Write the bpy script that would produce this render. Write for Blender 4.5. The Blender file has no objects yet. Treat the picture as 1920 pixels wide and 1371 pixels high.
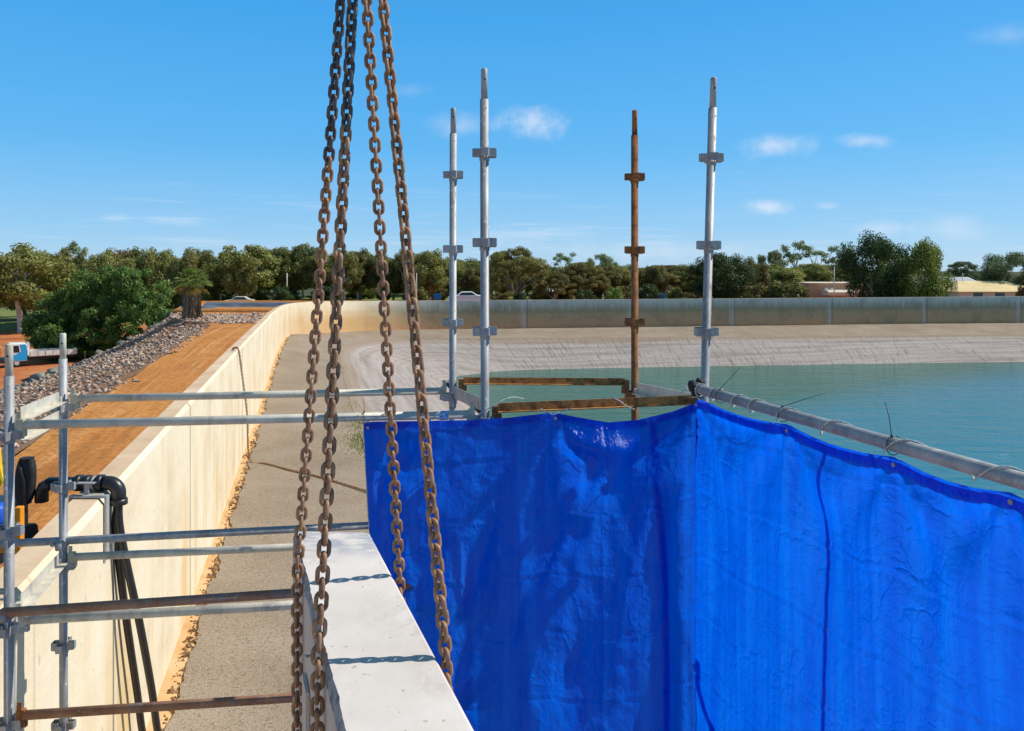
import bpy, bmesh, math, random
import numpy as np
from mathutils import Vector, Matrix, noise as mnoise

R = math.radians
rnd = random.Random(7)
SC = bpy.context.scene
COL = SC.collection
F = 1450.0          # focal length in photo pixels (photo 1920 wide)
CZ = 10.0           # eye height in world units (metres)

# ------------------------------------------------------------------ camera
cam_d = bpy.data.cameras.new("camera")
cam = bpy.data.objects.new("camera", cam_d)
COL.objects.link(cam)
cam.location = (0, 0, CZ)
cam.rotation_euler = (R(90), 0, 0)
cam_d.sensor_width = 36.0
cam_d.lens = 36.0 * F / 1920.0
cam_d.shift_y = -(685.5 - 503.0) / 1920.0
cam_d.clip_start = 0.05
cam_d.clip_end = 3000
SC.camera = cam

# ------------------------------------------------------------------ light
SUN_EL, SUN_AZ = R(47), R(12)          # azimuth measured from +X towards +Y
sun_dir = Vector((math.cos(SUN_EL) * math.cos(SUN_AZ), math.cos(SUN_EL) * math.sin(SUN_AZ), math.sin(SUN_EL)))
sd = bpy.data.lights.new("sun", 'SUN')
sd.energy = 4.6
sd.angle = R(0.5)
sd.color = (1.0, 0.95, 0.87)
so = bpy.data.objects.new("sun", sd)
COL.objects.link(so)
so.rotation_euler = (-sun_dir).to_track_quat('-Z', 'Y').to_euler()
so.location = (30, 5, 40)

SC.view_settings.view_transform = 'Standard'
SC.view_settings.look = 'None'
SC.view_settings.exposure = 0.12
SC.view_settings.gamma = 1.0
SC.cycles.max_bounces = 8
SC.cycles.transparent_max_bounces = 8


class NT:
    """small helper to write node trees"""
    def __init__(self, tree):
        self.t = tree
        self.n = tree.nodes
        self.l = tree.links

    def new(self, typ, **kw):
        nd = self.n.new(typ)
        for k, v in kw.items():
            setattr(nd, k, v)
        return nd

    def put(self, sock, v):
        if isinstance(v, bpy.types.NodeSocket):
            self.l.new(v, sock)
        elif v is not None:
            if isinstance(v, (tuple, list)) and len(v) == 3 and sock.type == 'RGBA':
                v = (*v, 1.0)
            sock.default_value = v

    def m(self, op, a, b=None, c=None):
        nd = self.new('ShaderNodeMath', operation=op)
        self.put(nd.inputs[0], a)
        if b is not None:
            self.put(nd.inputs[1], b)
        if c is not None:
            self.put(nd.inputs[2], c)
        return nd.outputs[0]

    def mix(self, f, a, b, blend='MIX'):
        nd = self.new('ShaderNodeMix', data_type='RGBA', blend_type=blend)
        self.put(nd.inputs[0], f)
        self.put(nd.inputs[6], a)
        self.put(nd.inputs[7], b)
        return nd.outputs[2]

    def noise(self, vec, scale, detail=4, rough=0.55, dist=0.0):
        nd = self.new('ShaderNodeTexNoise')
        self.put(nd.inputs['Vector'], vec)
        nd.inputs['Scale'].default_value = scale
        nd.inputs['Detail'].default_value = detail
        nd.inputs['Roughness'].default_value = rough
        nd.inputs['Distortion'].default_value = dist
        return nd.outputs[0]

    def vmul(self, vec, s):
        nd = self.new('ShaderNodeVectorMath', operation='MULTIPLY')
        self.put(nd.inputs[0], vec)
        nd.inputs[1].default_value = s
        return nd.outputs[0]

    def ramp(self, f, stops, interp='LINEAR'):
        nd = self.new('ShaderNodeValToRGB')
        cr = nd.color_ramp
        cr.interpolation = interp
        while len(cr.elements) < len(stops):
            cr.elements.new(0.5)
        for e, (p, c) in zip(cr.elements, stops):
            e.position = p
            e.color = (*c, 1) if len(c) == 3 else c
        self.put(nd.inputs[0], f)
        return nd.outputs[0]

    def step(self, x, lo, hi):
        nd = self.new('ShaderNodeMapRange', interpolation_type='SMOOTHSTEP')
        self.put(nd.inputs[0], x)
        nd.inputs[1].default_value = lo
        nd.inputs[2].default_value = hi
        return nd.outputs[0]

    def coord(self, which='Object'):
        return self.new('ShaderNodeTexCoord').outputs[which]

    def pos(self):
        return self.new('ShaderNodeNewGeometry').outputs['Position']

    def sep(self, v):
        nd = self.new('ShaderNodeSeparateXYZ')
        self.put(nd.inputs[0], v)
        return nd.outputs

    def bump(self, h, strength, dist=0.01, normal=None):
        nd = self.new('ShaderNodeBump')
        nd.inputs['Strength'].default_value = strength
        nd.inputs['Distance'].default_value = dist
        self.put(nd.inputs['Height'], h)
        if normal is not None:
            self.put(nd.inputs['Normal'], normal)
        return nd.outputs[0]


# ------------------------------------------------------------------ sky
w = bpy.data.worlds.new("World")
SC.world = w
w.use_nodes = True
T = NT(w.node_tree)
T.n.clear()
sky = T.new('ShaderNodeTexSky', sky_type='NISHITA')
sky.sun_disc = False
sky.sun_elevation = SUN_EL
sky.sun_rotation = R(90) - SUN_AZ
sky.air_density = 1.0
sky.dust_density = 0.35
sky.ozone_density = 2.2
sky.altitude = 300
hs = T.new('ShaderNodeHueSaturation')
hs.inputs['Saturation'].default_value = 1.12
hs.inputs['Value'].default_value = 1.0
T.put(hs.inputs['Color'], sky.outputs[0])
g = T.coord('Generated')
gx, gy, gz = T.sep(g)
gyc = T.m('MAXIMUM', gy, 0.05)
ax = T.m('DIVIDE', gx, gyc)
ez = T.m('DIVIDE', gz, gyc)
wob = T.noise(g, 26.0, 6, 0.62)
wob2 = T.noise(T.vmul(g, (1.0, 1.0, 4.0)), 9.0, 5, 0.6)
mask = None
# (photo x, photo y, half width, half height, density) of the small clouds
for (cx, cy, hw, hh, dn) in [(995, 230, 62, 32, .8), (1455, 272, 68, 22, .6), (1625, 264, 46, 14, .5),
                             (1437, 389, 40, 14, .6), (1552, 386, 22, 8, .35), (855, 237, 55, 22, .3),
                             (770, 170, 34, 14, .15), (1895, 66, 70, 22, .22), (215, 408, 36, 10, .3),
                             (330, 415, 70, 10, .3), (1780, 430, 90, 26, .3), (1650, 428, 60, 16, .4),
                             (980, 440, 120, 14, .3), (1250, 470, 260, 18, .25)]:
    a0, e0 = (cx - 960) / F, (503 - cy) / F
    dx = T.m('MULTIPLY', T.m('SUBTRACT', ax, a0), F / hw)
    dz = T.m('MULTIPLY', T.m('SUBTRACT', ez, e0), F / hh)
    d = T.m('SQRT', T.m('ADD', T.m('MULTIPLY', dx, dx), T.m('MULTIPLY', dz, dz)))
    d = T.m('ADD', d, T.m('MULTIPLY', T.m('SUBTRACT', wob, 0.5), 2.2))
    k = T.m('MULTIPLY', T.m('SUBTRACT', 1.0, T.step(d, -0.3, 1.35)), dn)
    mask = k if mask is None else T.m('ADD', mask, k)
streak = T.m('MULTIPLY', T.step(T.noise(T.vmul(g, (3.0, 3.0, 60.0)), 2.2, 5, 0.6), 0.52, 0.78),
             T.m('MULTIPLY', T.m('SUBTRACT', 1.0, T.step(gz, 0.0, 0.16)), 0.30))
mask = T.m('MINIMUM', T.m('ADD', mask, streak), 0.9)
SKY_STR = 0.105
graded = T.ramp(T.m('MAXIMUM', gz, 0.0), [(p_, tuple(c_ for c_ in col_)) for p_, col_ in
                ((0.0, (.41, .68, .93)), (.05, (.26, .59, .95)), (.15, (.105, .49, .95)), (.31, (.045, .40, .92)), (.48, (.075, .24, .45)), (1.0, (.10, .17, .25)))])
graded = T.mix(1.0, graded, (1 / SKY_STR / 1.08,) * 3, 'MULTIPLY')
base_sky = T.mix(0.82, hs.outputs[0], graded)
cl = T.mix(mask, base_sky, (7.6, 7.9, 8.7))
bg = T.new('ShaderNodeBackground')
bg.inputs['Strength'].default_value = SKY_STR
T.put(bg.inputs['Color'], cl)
wo = T.new('ShaderNodeOutputWorld')
T.l.new(bg.outputs[0], wo.inputs[0])


# ------------------------------------------------------------------ materials
def base_mat(name):
    mt = bpy.data.materials.new(name)
    mt.use_nodes = True
    t = NT(mt.node_tree)
    p = t.n['Principled BSDF']
    return mt, t, p


def nmat(name, stops, scale=4.0, rough=0.8, bump=0.3, bdist=0.01, metal=0.0, detail=6, stretch=(1, 1, 1),
         spec=0.3, fine=None, coord='pos'):
    """surface whose colour runs through stops over a noise"""
    mt, t, p = base_mat(name)
    v = t.pos() if coord == 'pos' else t.coord(coord)
    v = t.vmul(v, stretch)
    n = t.noise(v, scale, detail, 0.6)
    c = t.ramp(n, stops)
    h = n
    if fine:
        n2 = t.noise(v, fine[0], 3, 0.7)
        c = t.mix(t.m('MULTIPLY', t.m('ABSOLUTE', t.m('SUBTRACT', n2, 0.5)), fine[1]), c,
                  fine[2] if len(fine) > 2 else (0.02, 0.015, 0.01))
        h = t.m('ADD', n, n2)
    t.put(p.inputs['Base Color'], c)
    p.inputs['Roughness'].default_value = rough
    p.inputs['Metallic'].default_value = metal
    p.inputs['Specular IOR Level'].default_value = spec
    if bump:
        t.put(p.inputs['Normal'], t.bump(h, bump, bdist))
    return mt


def plain(name, col, rough=0.6, metal=0.0, var=0.12, scale=9.0, spec=0.3):
    a = tuple(max(0, c * (1 - var)) for c in col)
    b = tuple(min(1, c * (1 + var)) for c in col)
    return nmat(name, [(0.3, a), (0.7, b)], scale, rough, 0.08, 0.004, metal, spec=spec)


M = {}
M['galv'] = nmat('galvanised_steel', [(0.25, (.20, .205, .21)), (0.5, (.33, .335, .34)), (0.72, (.47, .465, .45))],
                 9, 0.55, 0.15, 0.002, 0.25, fine=(120, .7, (.20, .18, .15)), stretch=(1, 1, .35))
def splash(key, rustc=(.26, .15, .085), cem=(.56, .54, .50), k=.75):
    t = NT(M[key].node_tree)
    p = t.n['Principled BSDF']
    src = p.inputs['Base Color'].links[0].from_socket
    v = t.pos()
    a = t.step(t.noise(t.vmul(v, (1, 1, .45)), 11, 5, .7), .57, .68)
    b = t.step(t.noise(v, 34, 4, .7), .57, .66)
    d = t.step(t.noise(t.vmul(v, (1, 1, .25)), 5, 4, .6), .52, .66)
    c = t.mix(t.m('MULTIPLY', d, .45), src, (.20, .195, .20))
    c = t.mix(t.m('MULTIPLY', a, k * .7), c, rustc)
    c = t.mix(t.m('MULTIPLY', b, k), c, cem)
    t.put(p.inputs['Base Color'], c)
    t.put(p.inputs['Roughness'], t.m('ADD', p.inputs['Roughness'].default_value, t.m('MULTIPLY', t.m('MAXIMUM', a, b), .3)))


splash('galv')
M['galv_pale'] = nmat('weathered_pale_steel', [(0.25, (.44, .41, .33)), (0.5, (.60, .56, .46)), (0.75, (.70, .66, .56))],
                      12, 0.6, 0.15, 0.002, 0.15, fine=(90, .8, (.30, .24, .16)))
splash('galv_pale', (.34, .24, .13), (.70, .67, .58), .6)
M['galv_yellow'] = nmat('yellow_stained_steel', [(0.3, (.40, .37, .20)), (0.55, (.52, .50, .36)), (0.75, (.60, .58, .48))],
                        12, 0.6, 0.15, 0.002, 0.15, fine=(90, .8, (.25, .2, .1)))
M['rust'] = nmat('rusted_steel', [(0.25, (.10, .040, .018)), (0.45, (.24, .095, .035)), (0.6, (.36, .15, .045)), (0.8, (.20, .10, .06))],
                 16, 0.85, 0.35, 0.003, 0.0, fine=(140, 1.0, (.06, .03, .02)))
M['rust_orange'] = nmat('orange_rusted_steel', [(0.30, (.09, .035, .016)), (0.42, (.33, .13, .04)), (0.52, (.60, .27, .07)), (0.60, (.42, .16, .045)), (0.70, (.15, .06, .025))], 13, 0.85, 0.3, 0.003, 0.0, fine=(110, 1.1, (.07, .03, .015)))
M['rust_tube'] = nmat('brown_rust_tube', [(0.25, (.20, .09, .05)), (0.5, (.32, .16, .09)), (0.75, (.42, .25, .16))],
                      10, 0.75, 0.25, 0.002, 0.1, fine=(100, .8, (.10, .05, .03)))
M['chain'] = nmat('rusty_chain_steel', [(0.25, (.13, .078, .052)), (0.45, (.28, .155, .090)), (0.62, (.42, .235, .13)), (0.8, (.52, .34, .21))],
                  22, 0.62, 0.12, 0.001, 0.15, fine=(160, .6, (.07, .04, .03)))
M['chain_dark'] = nmat('dark_chain_steel', [(0.25, (.045, .043, .046)), (0.5, (.11, .10, .10)), (0.75, (.20, .15, .12))],
                       22, 0.5, 0.12, 0.001, 0.3, fine=(220, .9, (.04, .03, .025)))
M['black'] = plain('black_plastic', (.018, .018, .020), 0.35, var=.3, spec=.5)
M['rubber'] = plain('black_rubber', (.022, .022, .024), 0.7, var=.3)
M['yellow'] = plain('yellow_paint', (.80, .56, .02), 0.4)
M['orange'] = plain('orange_paint', (.80, .30, .02), 0.45)
M['bluep'] = plain('blue_paint', (.02, .10, .62), 0.45)
M['truck_blue'] = plain('sky_blue_paint', (.02, .36, .70), 0.35, spec=.5)
M['sign_blue'] = plain('sign_blue_paint', (.02, .16, .40), 0.5)
M['white'] = plain('white_paint', (.78, .77, .74), 0.45, var=.06)
M['dirty_white'] = nmat('dirty_white_boards', [(0.3, (.55, .50, .42)), (0.6, (.75, .72, .66))], 3, .6, .1)
M['glass'] = plain('dark_glass', (.02, .025, .03), 0.08, spec=.7)
M['tyre'] = plain('tyre_rubber', (.02, .018, .017), 0.85)
M['wood'] = plain('pale_timber', (.45, .36, .18), 0.8)
splash('rust_tube', (.46, .34, .25), (.42, .36, .30), .6)
M['rope'] = nmat('pale_rope', [(.35, (.30, .36, .34)), (.5, (.62, .62, .58)), (.62, (.10, .16, .16))], 130, .9, .4, .002)
M['bark_white'] = nmat('white_gum_bark', [(.3, (.45, .40, .33)), (.6, (.68, .64, .57))], 2.0, .8, .3, .02, stretch=(1, 1, .4))
M['bark'] = nmat('grey_brown_bark', [(.3, (.10, .075, .05)), (.65, (.24, .19, .14))], 2.0, .9, .4, .03, stretch=(1, 1, .3))


def leaf_mat(name, dark, light, trans=0.42):
    mt, t, p = base_mat(name)
    t.n.remove(p)
    geo = t.new('ShaderNodeNewGeometry')
    rpi = geo.outputs['Random Per Island']
    oi = t.new('ShaderNodeObjectInfo')
    n = t.noise(t.pos(), 0.55, 4, 0.6)
    f = t.m('ADD', t.m('MULTIPLY', rpi, 0.55), t.m('MULTIPLY', n, 0.75))
    f = t.m('SUBTRACT', f, 0.15)
    c = t.mix(t.m('MINIMUM', t.m('MAXIMUM', f, 0.0), 1.0), dark, light)
    hsn = t.new('ShaderNodeHueSaturation')
    t.put(hsn.inputs['Hue'], t.m('ADD', 0.485, t.m('MULTIPLY', oi.outputs['Random'], 0.03)))
    t.put(hsn.inputs['Value'], t.m('ADD', 0.85, t.m('MULTIPLY', oi.outputs['Random'], 0.3)))
    t.put(hsn.inputs['Color'], c)
    df = t.new('ShaderNodeBsdfDiffuse')
    tr = t.new('ShaderNodeBsdfTranslucent')
    gl = t.new('ShaderNodeBsdfGlossy')
    gl.inputs['Roughness'].default_value = 0.45
    gl.inputs['Color'].default_value = (.5, .5, .5, 1)
    t.put(df.inputs[0], hsn.outputs[0])
    t.put(tr.inputs[0], hsn.outputs[0])
    mx = t.new('ShaderNodeMixShader')
    mx.inputs[0].default_value = trans
    t.l.new(df.outputs[0], mx.inputs[1])
    t.l.new(tr.outputs[0], mx.inputs[2])
    m2 = t.new('ShaderNodeMixShader')
    m2.inputs[0].default_value = 0.04
    t.l.new(mx.outputs[0], m2.inputs[1])
    t.l.new(gl.outputs[0], m2.inputs[2])
    t.l.new(m2.outputs[0], t.n['Material Output'].inputs[0])
    return mt


M['leaf_gum'] = leaf_mat('gum_leaves', (.095, .105, .022), (.46, .45, .13))
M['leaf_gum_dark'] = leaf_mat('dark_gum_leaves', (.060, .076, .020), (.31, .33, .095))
M['leaf_brown'] = leaf_mat('bronze_gum_leaves', (0.112, 0.088, 0.022), (0.455, 0.324, 0.090))
M['leaf_pepper'] = leaf_mat('pepper_tree_leaves', (.030, .088, .014), (.25, .42, .095), .36)
M['leaf_dark'] = leaf_mat('dark_green_leaves', (0.022, 0.044, 0.014), (0.112, 0.175, 0.050))
M['leaf_lush'] = leaf_mat('lush_green_leaves', (0.056, 0.094, 0.013), (0.317, 0.414, 0.069))
M['leaf_pale'] = leaf_mat('pale_gum_leaves', (0.138, 0.163, 0.062), (0.373, 0.414, 0.179))
M['leaf_olive'] = leaf_mat('olive_leaves', (.072, .076, .019), (.33, .30, .095))
M['leaf_grey'] = leaf_mat('grey_green_leaves', (0.056, 0.088, 0.037), (0.221, 0.276, 0.124))
M['frond'] = leaf_mat('palm_frond_green', (.10, .17, .03), (.34, .46, .11))
M['frond_dead'] = leaf_mat('dead_palm_frond', (.12, .08, .05), (.40, .29, .19), .15)
M['frond_yellow'] = leaf_mat('yellowing_palm_frond', (.25, .17, .03), (.48, .34, .07))
M['grass'] = leaf_mat('green_grass', (.10, .17, .02), (.28, .36, .05))


# ------------------------------------------------------------------ geometry helpers
def tag(o, label=None, cat=None, group=None, kind=None):
    if label:
        o['label'] = label
    if cat:
        o['category'] = cat
    if group:
        o['group'] = group
    if kind:
        o['kind'] = kind
    return o


def thing(name, loc, label, cat, group=None):
    o = bpy.data.objects.new(name, None)
    COL.objects.link(o)
    o.location = loc
    o.empty_display_size = 0.1
    return tag(o, label, cat, group)


def mesh(name, V, Fc, mat, parent=None, smooth=False, uv=None):
    """V in world coordinates; stored relative to the parent"""
    V = np.asarray(V, dtype=np.float64).reshape(-1, 3)
    if parent is not None:
        V = V - np.array(parent.location)
        if parent.parent is not None:
            V = V - np.array(parent.parent.location)
    me = bpy.data.meshes.new(name)
    if isinstance(Fc, np.ndarray):
        k = Fc.shape[1]
        me.vertices.add(len(V))
        me.vertices.foreach_set('co', V.astype(np.float32).ravel())
        me.loops.add(Fc.size)
        me.loops.foreach_set('vertex_index', Fc.astype(np.int32).ravel())
        me.polygons.add(len(Fc))
        me.polygons.foreach_set('loop_start', np.arange(0, Fc.size, k, dtype=np.int32))
        me.update(calc_edges=True)
    else:
        me.from_pydata([tuple(v) for v in V], [], Fc)
    if uv is not None:
        ul = me.uv_layers.new(name='UVMap')
        li = np.empty(len(me.loops), dtype=np.int32)
        me.loops.foreach_get('vertex_index', li)
        ul.data.foreach_set('uv', np.asarray(uv, dtype=np.float32)[li].ravel())
    if smooth:
        me.polygons.foreach_set('use_smooth', np.ones(len(me.polygons), dtype=bool))
    me.materials.append(M[mat] if isinstance(mat, str) else mat)
    o = bpy.data.objects.new(name, me)
    COL.objects.link(o)
    if parent is not None:
        o.parent = parent
    return o


class MB:
    """collects shapes for one mesh"""
    def __init__(self):
        self.V = []
        self.F = []

    def add(self, V, Fc):
        b = len(self.V)
        self.V += [tuple(v) for v in V]
        self.F += [tuple(i + b for i in f) for f in Fc]
        return self

    def box(self, c, size, mat=None):
        x, y, z = [s / 2 for s in size]
        P = [Vector(p) for p in ((-x, -y, -z), (x, -y, -z), (x, y, -z), (-x, y, -z), (-x, -y, z), (x, -y, z), (x, y, z), (-x, y, z))]
        if mat is not None:
            P = [mat @ p for p in P]
        c = Vector(c)
        return self.add([p + c for p in P], [(0, 3, 2, 1), (4, 5, 6, 7), (0, 1, 5, 4), (1, 2, 6, 5), (2, 3, 7, 6), (3, 0, 4, 7)])

    def bar(self, a, b, w, h, up=(0, 0, 1)):
        """rectangular bar from a to b: w sideways, h along up"""
        a, b = Vector(a), Vector(b)
        d = (b - a)
        L = d.length
        d.normalize()
        s = d.cross(Vector(up)).normalized()
        u = s.cross(d).normalized()
        rot = Matrix((d, s, u)).transposed()
        return self.box((a + b) / 2, (L, w, h), rot)

    def tube(self, pts, r, seg=12, caps=True, closed=False):
        pts = [Vector(p) for p in pts]
        n = len(pts)
        rs = r if isinstance(r, (list, tuple)) else [r] * n
        tang = []
        for i in range(n):
            if closed:
                tang.append((pts[(i + 1) % n] - pts[i - 1]).normalized())
            else:
                tang.append((pts[min(i + 1, n - 1)] - pts[max(i - 1, 0)]).normalized())
        ref = Vector((0, 0, 1)) if abs(tang[0].z) < 0.9 else Vector((1, 0, 0))
        u = tang[0].cross(ref).normalized()
        V = []
        for i in range(n):
            u = (u - tang[i] * u.dot(tang[i])).normalized()
            v = tang[i].cross(u)
            for k in range(seg):
                a = 2 * math.pi * k / seg
                V.append(pts[i] + (u * math.cos(a) + v * math.sin(a)) * rs[i])
        Fc = []
        m = n if closed else n - 1
        for i in range(m):
            j = (i + 1) % n
            for k in range(seg):
                k2 = (k + 1) % seg
                Fc.append((i * seg + k, i * seg + k2, j * seg + k2, j * seg + k))
        if caps and not closed:
            Fc.append(tuple(range(seg - 1, -1, -1)))
            Fc.append(tuple((n - 1) * seg + k for k in range(seg)))
        return self.add(V, Fc)

    def lathe(self, c, prof, seg=16, axis=(0, 0, 1)):
        q = Vector((0, 0, 1)).rotation_difference(Vector(axis)).to_matrix()
        c = Vector(c)
        V = []
        for (r, z) in prof:
            for k in range(seg):
                a = 2 * math.pi * k / seg
                V.append(q @ Vector((r * math.cos(a), r * math.sin(a), z)) + c)
        Fc = []
        for i in range(len(prof) - 1):
            for k in range(seg):
                k2 = (k + 1) % seg
                Fc.append((i * seg + k, i * seg + k2, (i + 1) * seg + k2, (i + 1) * seg + k))
        Fc.append(tuple(range(seg - 1, -1, -1)))
        Fc.append(tuple((len(prof) - 1) * seg + k for k in range(seg)))
        return self.add(V, Fc)

    def prism(self, prof, a, b, up=(0, 0, 1)):
        """extrude a 2-D profile (side, up) from a to b"""
        a, b = Vector(a), Vector(b)
        d = (b - a).normalized()
        s = d.cross(Vector(up)).normalized()
        u = s.cross(d).normalized()
        n = len(prof)
        V = [a + s * p + u * q for p, q in prof] + [b + s * p + u * q for p, q in prof]
        Fc = [(k, (k + 1) % n, n + (k + 1) % n, n + k) for k in range(n)]
        Fc += [tuple(range(n - 1, -1, -1)), tuple(range(n, 2 * n))]
        return self.add(V, Fc)

    def build(self, name, mat, parent=None, smooth=False, bevel=0):
        o = mesh(name, self.V, self.F, mat, parent)
        if smooth:
            me = o.data
            me.polygons.foreach_set('use_smooth', [len(p.vertices) <= 4 for p in me.polygons])
        if bevel:
            bv = o.modifiers.new('bevel', 'BEVEL')
            bv.width = bevel
            bv.segments = 2
            bv.limit_method = 'ANGLE'
        return o


def P(px, py, Y):
    """point seen at photo pixel (px, py) at depth Y"""
    return Vector(((px - 960) / F * Y, Y, CZ - (py - 503) / F * Y))


def PH(px, py, h):
    """point seen at photo pixel on the level h metres below the eye"""
    return P(px, py, h * F / (py - 503))


def catmull(pts, n):
    """resample a polyline smoothly to n points, evenly by station"""
    pts = np.array(pts, dtype=float)
    m = len(pts)
    out = []
    for t in np.linspace(0, m - 1, n):
        i = min(int(t), m - 2)
        f = t - i
        p0, p1, p2, p3 = pts[max(i - 1, 0)], pts[i], pts[i + 1], pts[min(i + 2, m - 1)]
        out.append(0.5 * ((2 * p1) + (-p0 + p2) * f + (2 * p0 - 5 * p1 + 4 * p2 - p3) * f * f + (-p0 + 3 * p1 - 3 * p2 + p3) * f ** 3))
    return np.array(out)


def nz(x, y, z=0.0):
    return mnoise.noise(Vector((x, y, z)))


def ss(x, a, b):
    t = min(1.0, max(0.0, (x - a) / (b - a)))
    return t * t * (3 - 2 * t)


def ribbon(name, A, B, nacross, mat, zfun=None, parent=None, smooth=True, mid=None):
    """sheet between two matched polylines"""
    A, B = np.asarray(A), np.asarray(B)
    n = len(A)
    V, uv = [], []
    arc = np.concatenate([[0], np.cumsum(np.linalg.norm(np.diff((A + B)[:, :2] / 2, axis=0), axis=1))])
    for i in range(n):
        wd = np.linalg.norm(B[i] - A[i])
        for k in range(nacross + 1):
            t = k / nacross
            p = A[i] * (1 - t) + B[i] * t
            if zfun:
                p = p + np.array((0, 0, zfun(p[0], p[1], t)))
            V.append(p)
            uv.append((arc[i], t * wd))
    m = nacross + 1
    idx = np.arange(n * m).reshape(n, m)
    Fc = np.stack([idx[:-1, :-1], idx[1:, :-1], idx[1:, 1:], idx[:-1, 1:]], -1).reshape(-1, 4)
    return mesh(name, V, Fc, mat, parent, smooth, uv)


# ------------------------------------------------------------------ big ground materials
def ground_materials():
    # orange crest road with tyre tracks
    mt, t, p = base_mat('orange_gravel')
    v = t.pos()
    n = t.noise(v, 0.35, 5, .6)
    n2 = t.noise(v, 7, 6, .78)
    n3 = t.noise(v, 24, 3, .7)
    c = t.ramp(n, [(.3, (.41, .155, .042)), (.5, (.51, .210, .056)), (.7, (.59, .275, .080))])
    u = t.coord('UV')
    tr = t.noise(t.vmul(u, (.05, 2.2, 1)), 1.4, 4, .6, .4)
    c = t.mix(t.m('MULTIPLY', t.step(tr, .52, .64), .55), c, (.64, .37, .17))
    c = t.mix(t.m('MULTIPLY', t.m('SUBTRACT', 1, t.step(tr, .34, .46)), .55), c, (.34, .135, .035))
    c = t.mix(t.m('MULTIPLY', t.step(n2, .50, .66), .8), c, (.23, .09, .024))
    c = t.mix(t.m('MULTIPLY', t.step(n3, .55, .75), .5), c, (.72, .42, .16))
    n4 = t.noise(v, 6.0, 5, .75)
    c = t.mix(t.m('MULTIPLY', t.step(n4, .50, .60), .5), c, (.29, .11, .03))
    c = t.mix(t.m('MULTIPLY', t.step(t.noise(v, 10, 4, .75), .55, .66), .4), c, (.68, .40, .15))
    t.put(p.inputs['Base Color'], c)
    p.inputs['Roughness'].default_value = .95
    p.inputs['Specular IOR Level'].default_value = .1
    t.put(p.inputs['Normal'], t.bump(t.m('ADD', n2, t.m('MULTIPLY', tr, 1.5)), .6, .04))
    M['orange_gravel'] = mt
    # plain: red dirt with grass further off
    mt, t, p = base_mat('red_dirt')
    v = t.pos()
    X, Y, Z = t.sep(v)
    n = t.noise(v, .16, 6, .62)
    n2 = t.noise(v, 1.6, 5, .65)
    c = t.ramp(n, [(.3, (.33, .095, .035)), (.5, (.46, .16, .055)), (.7, (.56, .25, .10))])
    c = t.mix(t.m('MULTIPLY', t.step(n2, .5, .7), .5), c, (.25, .085, .03))
    g = t.ramp(n2, [(.3, (.10, .12, .03)), (.55, (.19, .22, .06)), (.75, (.30, .27, .12))])
    edge = t.m('ADD', Y, t.m('MULTIPLY', n, 24))
    c = t.mix(t.step(edge, 122, 130), c, g)
    c = t.mix(t.step(Y, 150, 220), c, (.075, .08, .035))
    t.put(p.inputs['Base Color'], c)
    p.inputs['Roughness'].default_value = .95
    p.inputs['Specular IOR Level'].default_value = .1
    t.put(p.inputs['Normal'], t.bump(n2, .5, .08))
    M['red_dirt'] = mt
    # rubble soil under the riprap
    M['rubble_soil'] = nmat('rubble_soil', [(.3, (.24, .12, .06)), (.5, (.36, .20, .11)), (.7, (.44, .30, .20))], 1.1, .95, .8, .08,
                            spec=.1, fine=(14, 1.2, (.10, .06, .045)))
    # bench gravel
    mt, t, p = base_mat('bench_gravel')
    v = t.pos()
    n = t.noise(v, .5, 5, .6)
    n2 = t.noise(v, 22, 3, .75)
    n3 = t.noise(v, 60, 2, .6)
    c = t.ramp(n, [(.3, (.245, .188, .132)), (.5, (.295, .232, .170)), (.7, (.345, .278, .212))])
    c = t.mix(t.m('MULTIPLY', t.step(n2, .50, .66), .7), c, (.12, .088, .06))
    c = t.mix(t.m('MULTIPLY', t.step(n3, .52, .68), .6), c, (.50, .42, .32))
    u = t.coord('UV')
    uu, vv, _ = t.sep(u)
    t.put(p.inputs['Base Color'], c)
    p.inputs['Roughness'].default_value = .95
    p.inputs['Specular IOR Level'].default_value = .12
    t.put(p.inputs['Normal'], t.bump(t.m('ADD', n2, n3), .7, .02))
    M['bench_gravel'] = mt
    M['footing'] = nmat('sandy_footing', [(.3, (.50, .29, .12)), (.5, (.60, .385, .19)), (.7, (.66, .46, .26))], 2.2, .9, .3, .02, spec=.1,
                        fine=(18, .8, (.50, .25, .08)))
    # reservoir bank, scoured diagonal marks
    mt, t, p = base_mat('bank_clay')
    u = t.coord('UV')
    rot = t.new('ShaderNodeMapping')
    rot.inputs['Rotation'].default_value = (0, 0, R(24))
    t.put(rot.inputs['Vector'], u)
    st = t.noise(t.vmul(rot.outputs[0], (2.6, .30, 1)), 1.5, 6, .68, .5)
    hz = t.noise(t.vmul(u, (.10, 2.2, 1)), 1.0, 5, .6)
    n2 = t.noise(t.pos(), 7, 4, .7)
    c = t.ramp(hz, [(.3, (.25, .205, .175)), (.46, (.35, .298, .268)), (.6, (.41, .36, .325)), (.75, (.30, .25, .22))])
    c = t.mix(t.m('MULTIPLY', t.step(st, .52, .68), .65), c, (.17, .135, .115))
    c = t.mix(t.m('MULTIPLY', t.step(n2, .55, .75), .4), c, (.22, .17, .14))
    uu, vv, _ = t.sep(u)
    c = t.mix(t.m('MULTIPLY', t.m('SUBTRACT', 1, t.step(t.m('ADD', vv, t.m('MULTIPLY', hz, 1.2)), .7, 1.8)), .85), c, (.29, .215, .145))
    t.put(p.inputs['Base Color'], c)
    p.inputs['Roughness'].default_value = .95
    p.inputs['Specular IOR Level'].default_value = .12
    t.put(p.inputs['Normal'], t.bump(t.m('ADD', t.m('MULTIPLY', st, 2.0), n2), .7, .07))
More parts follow.
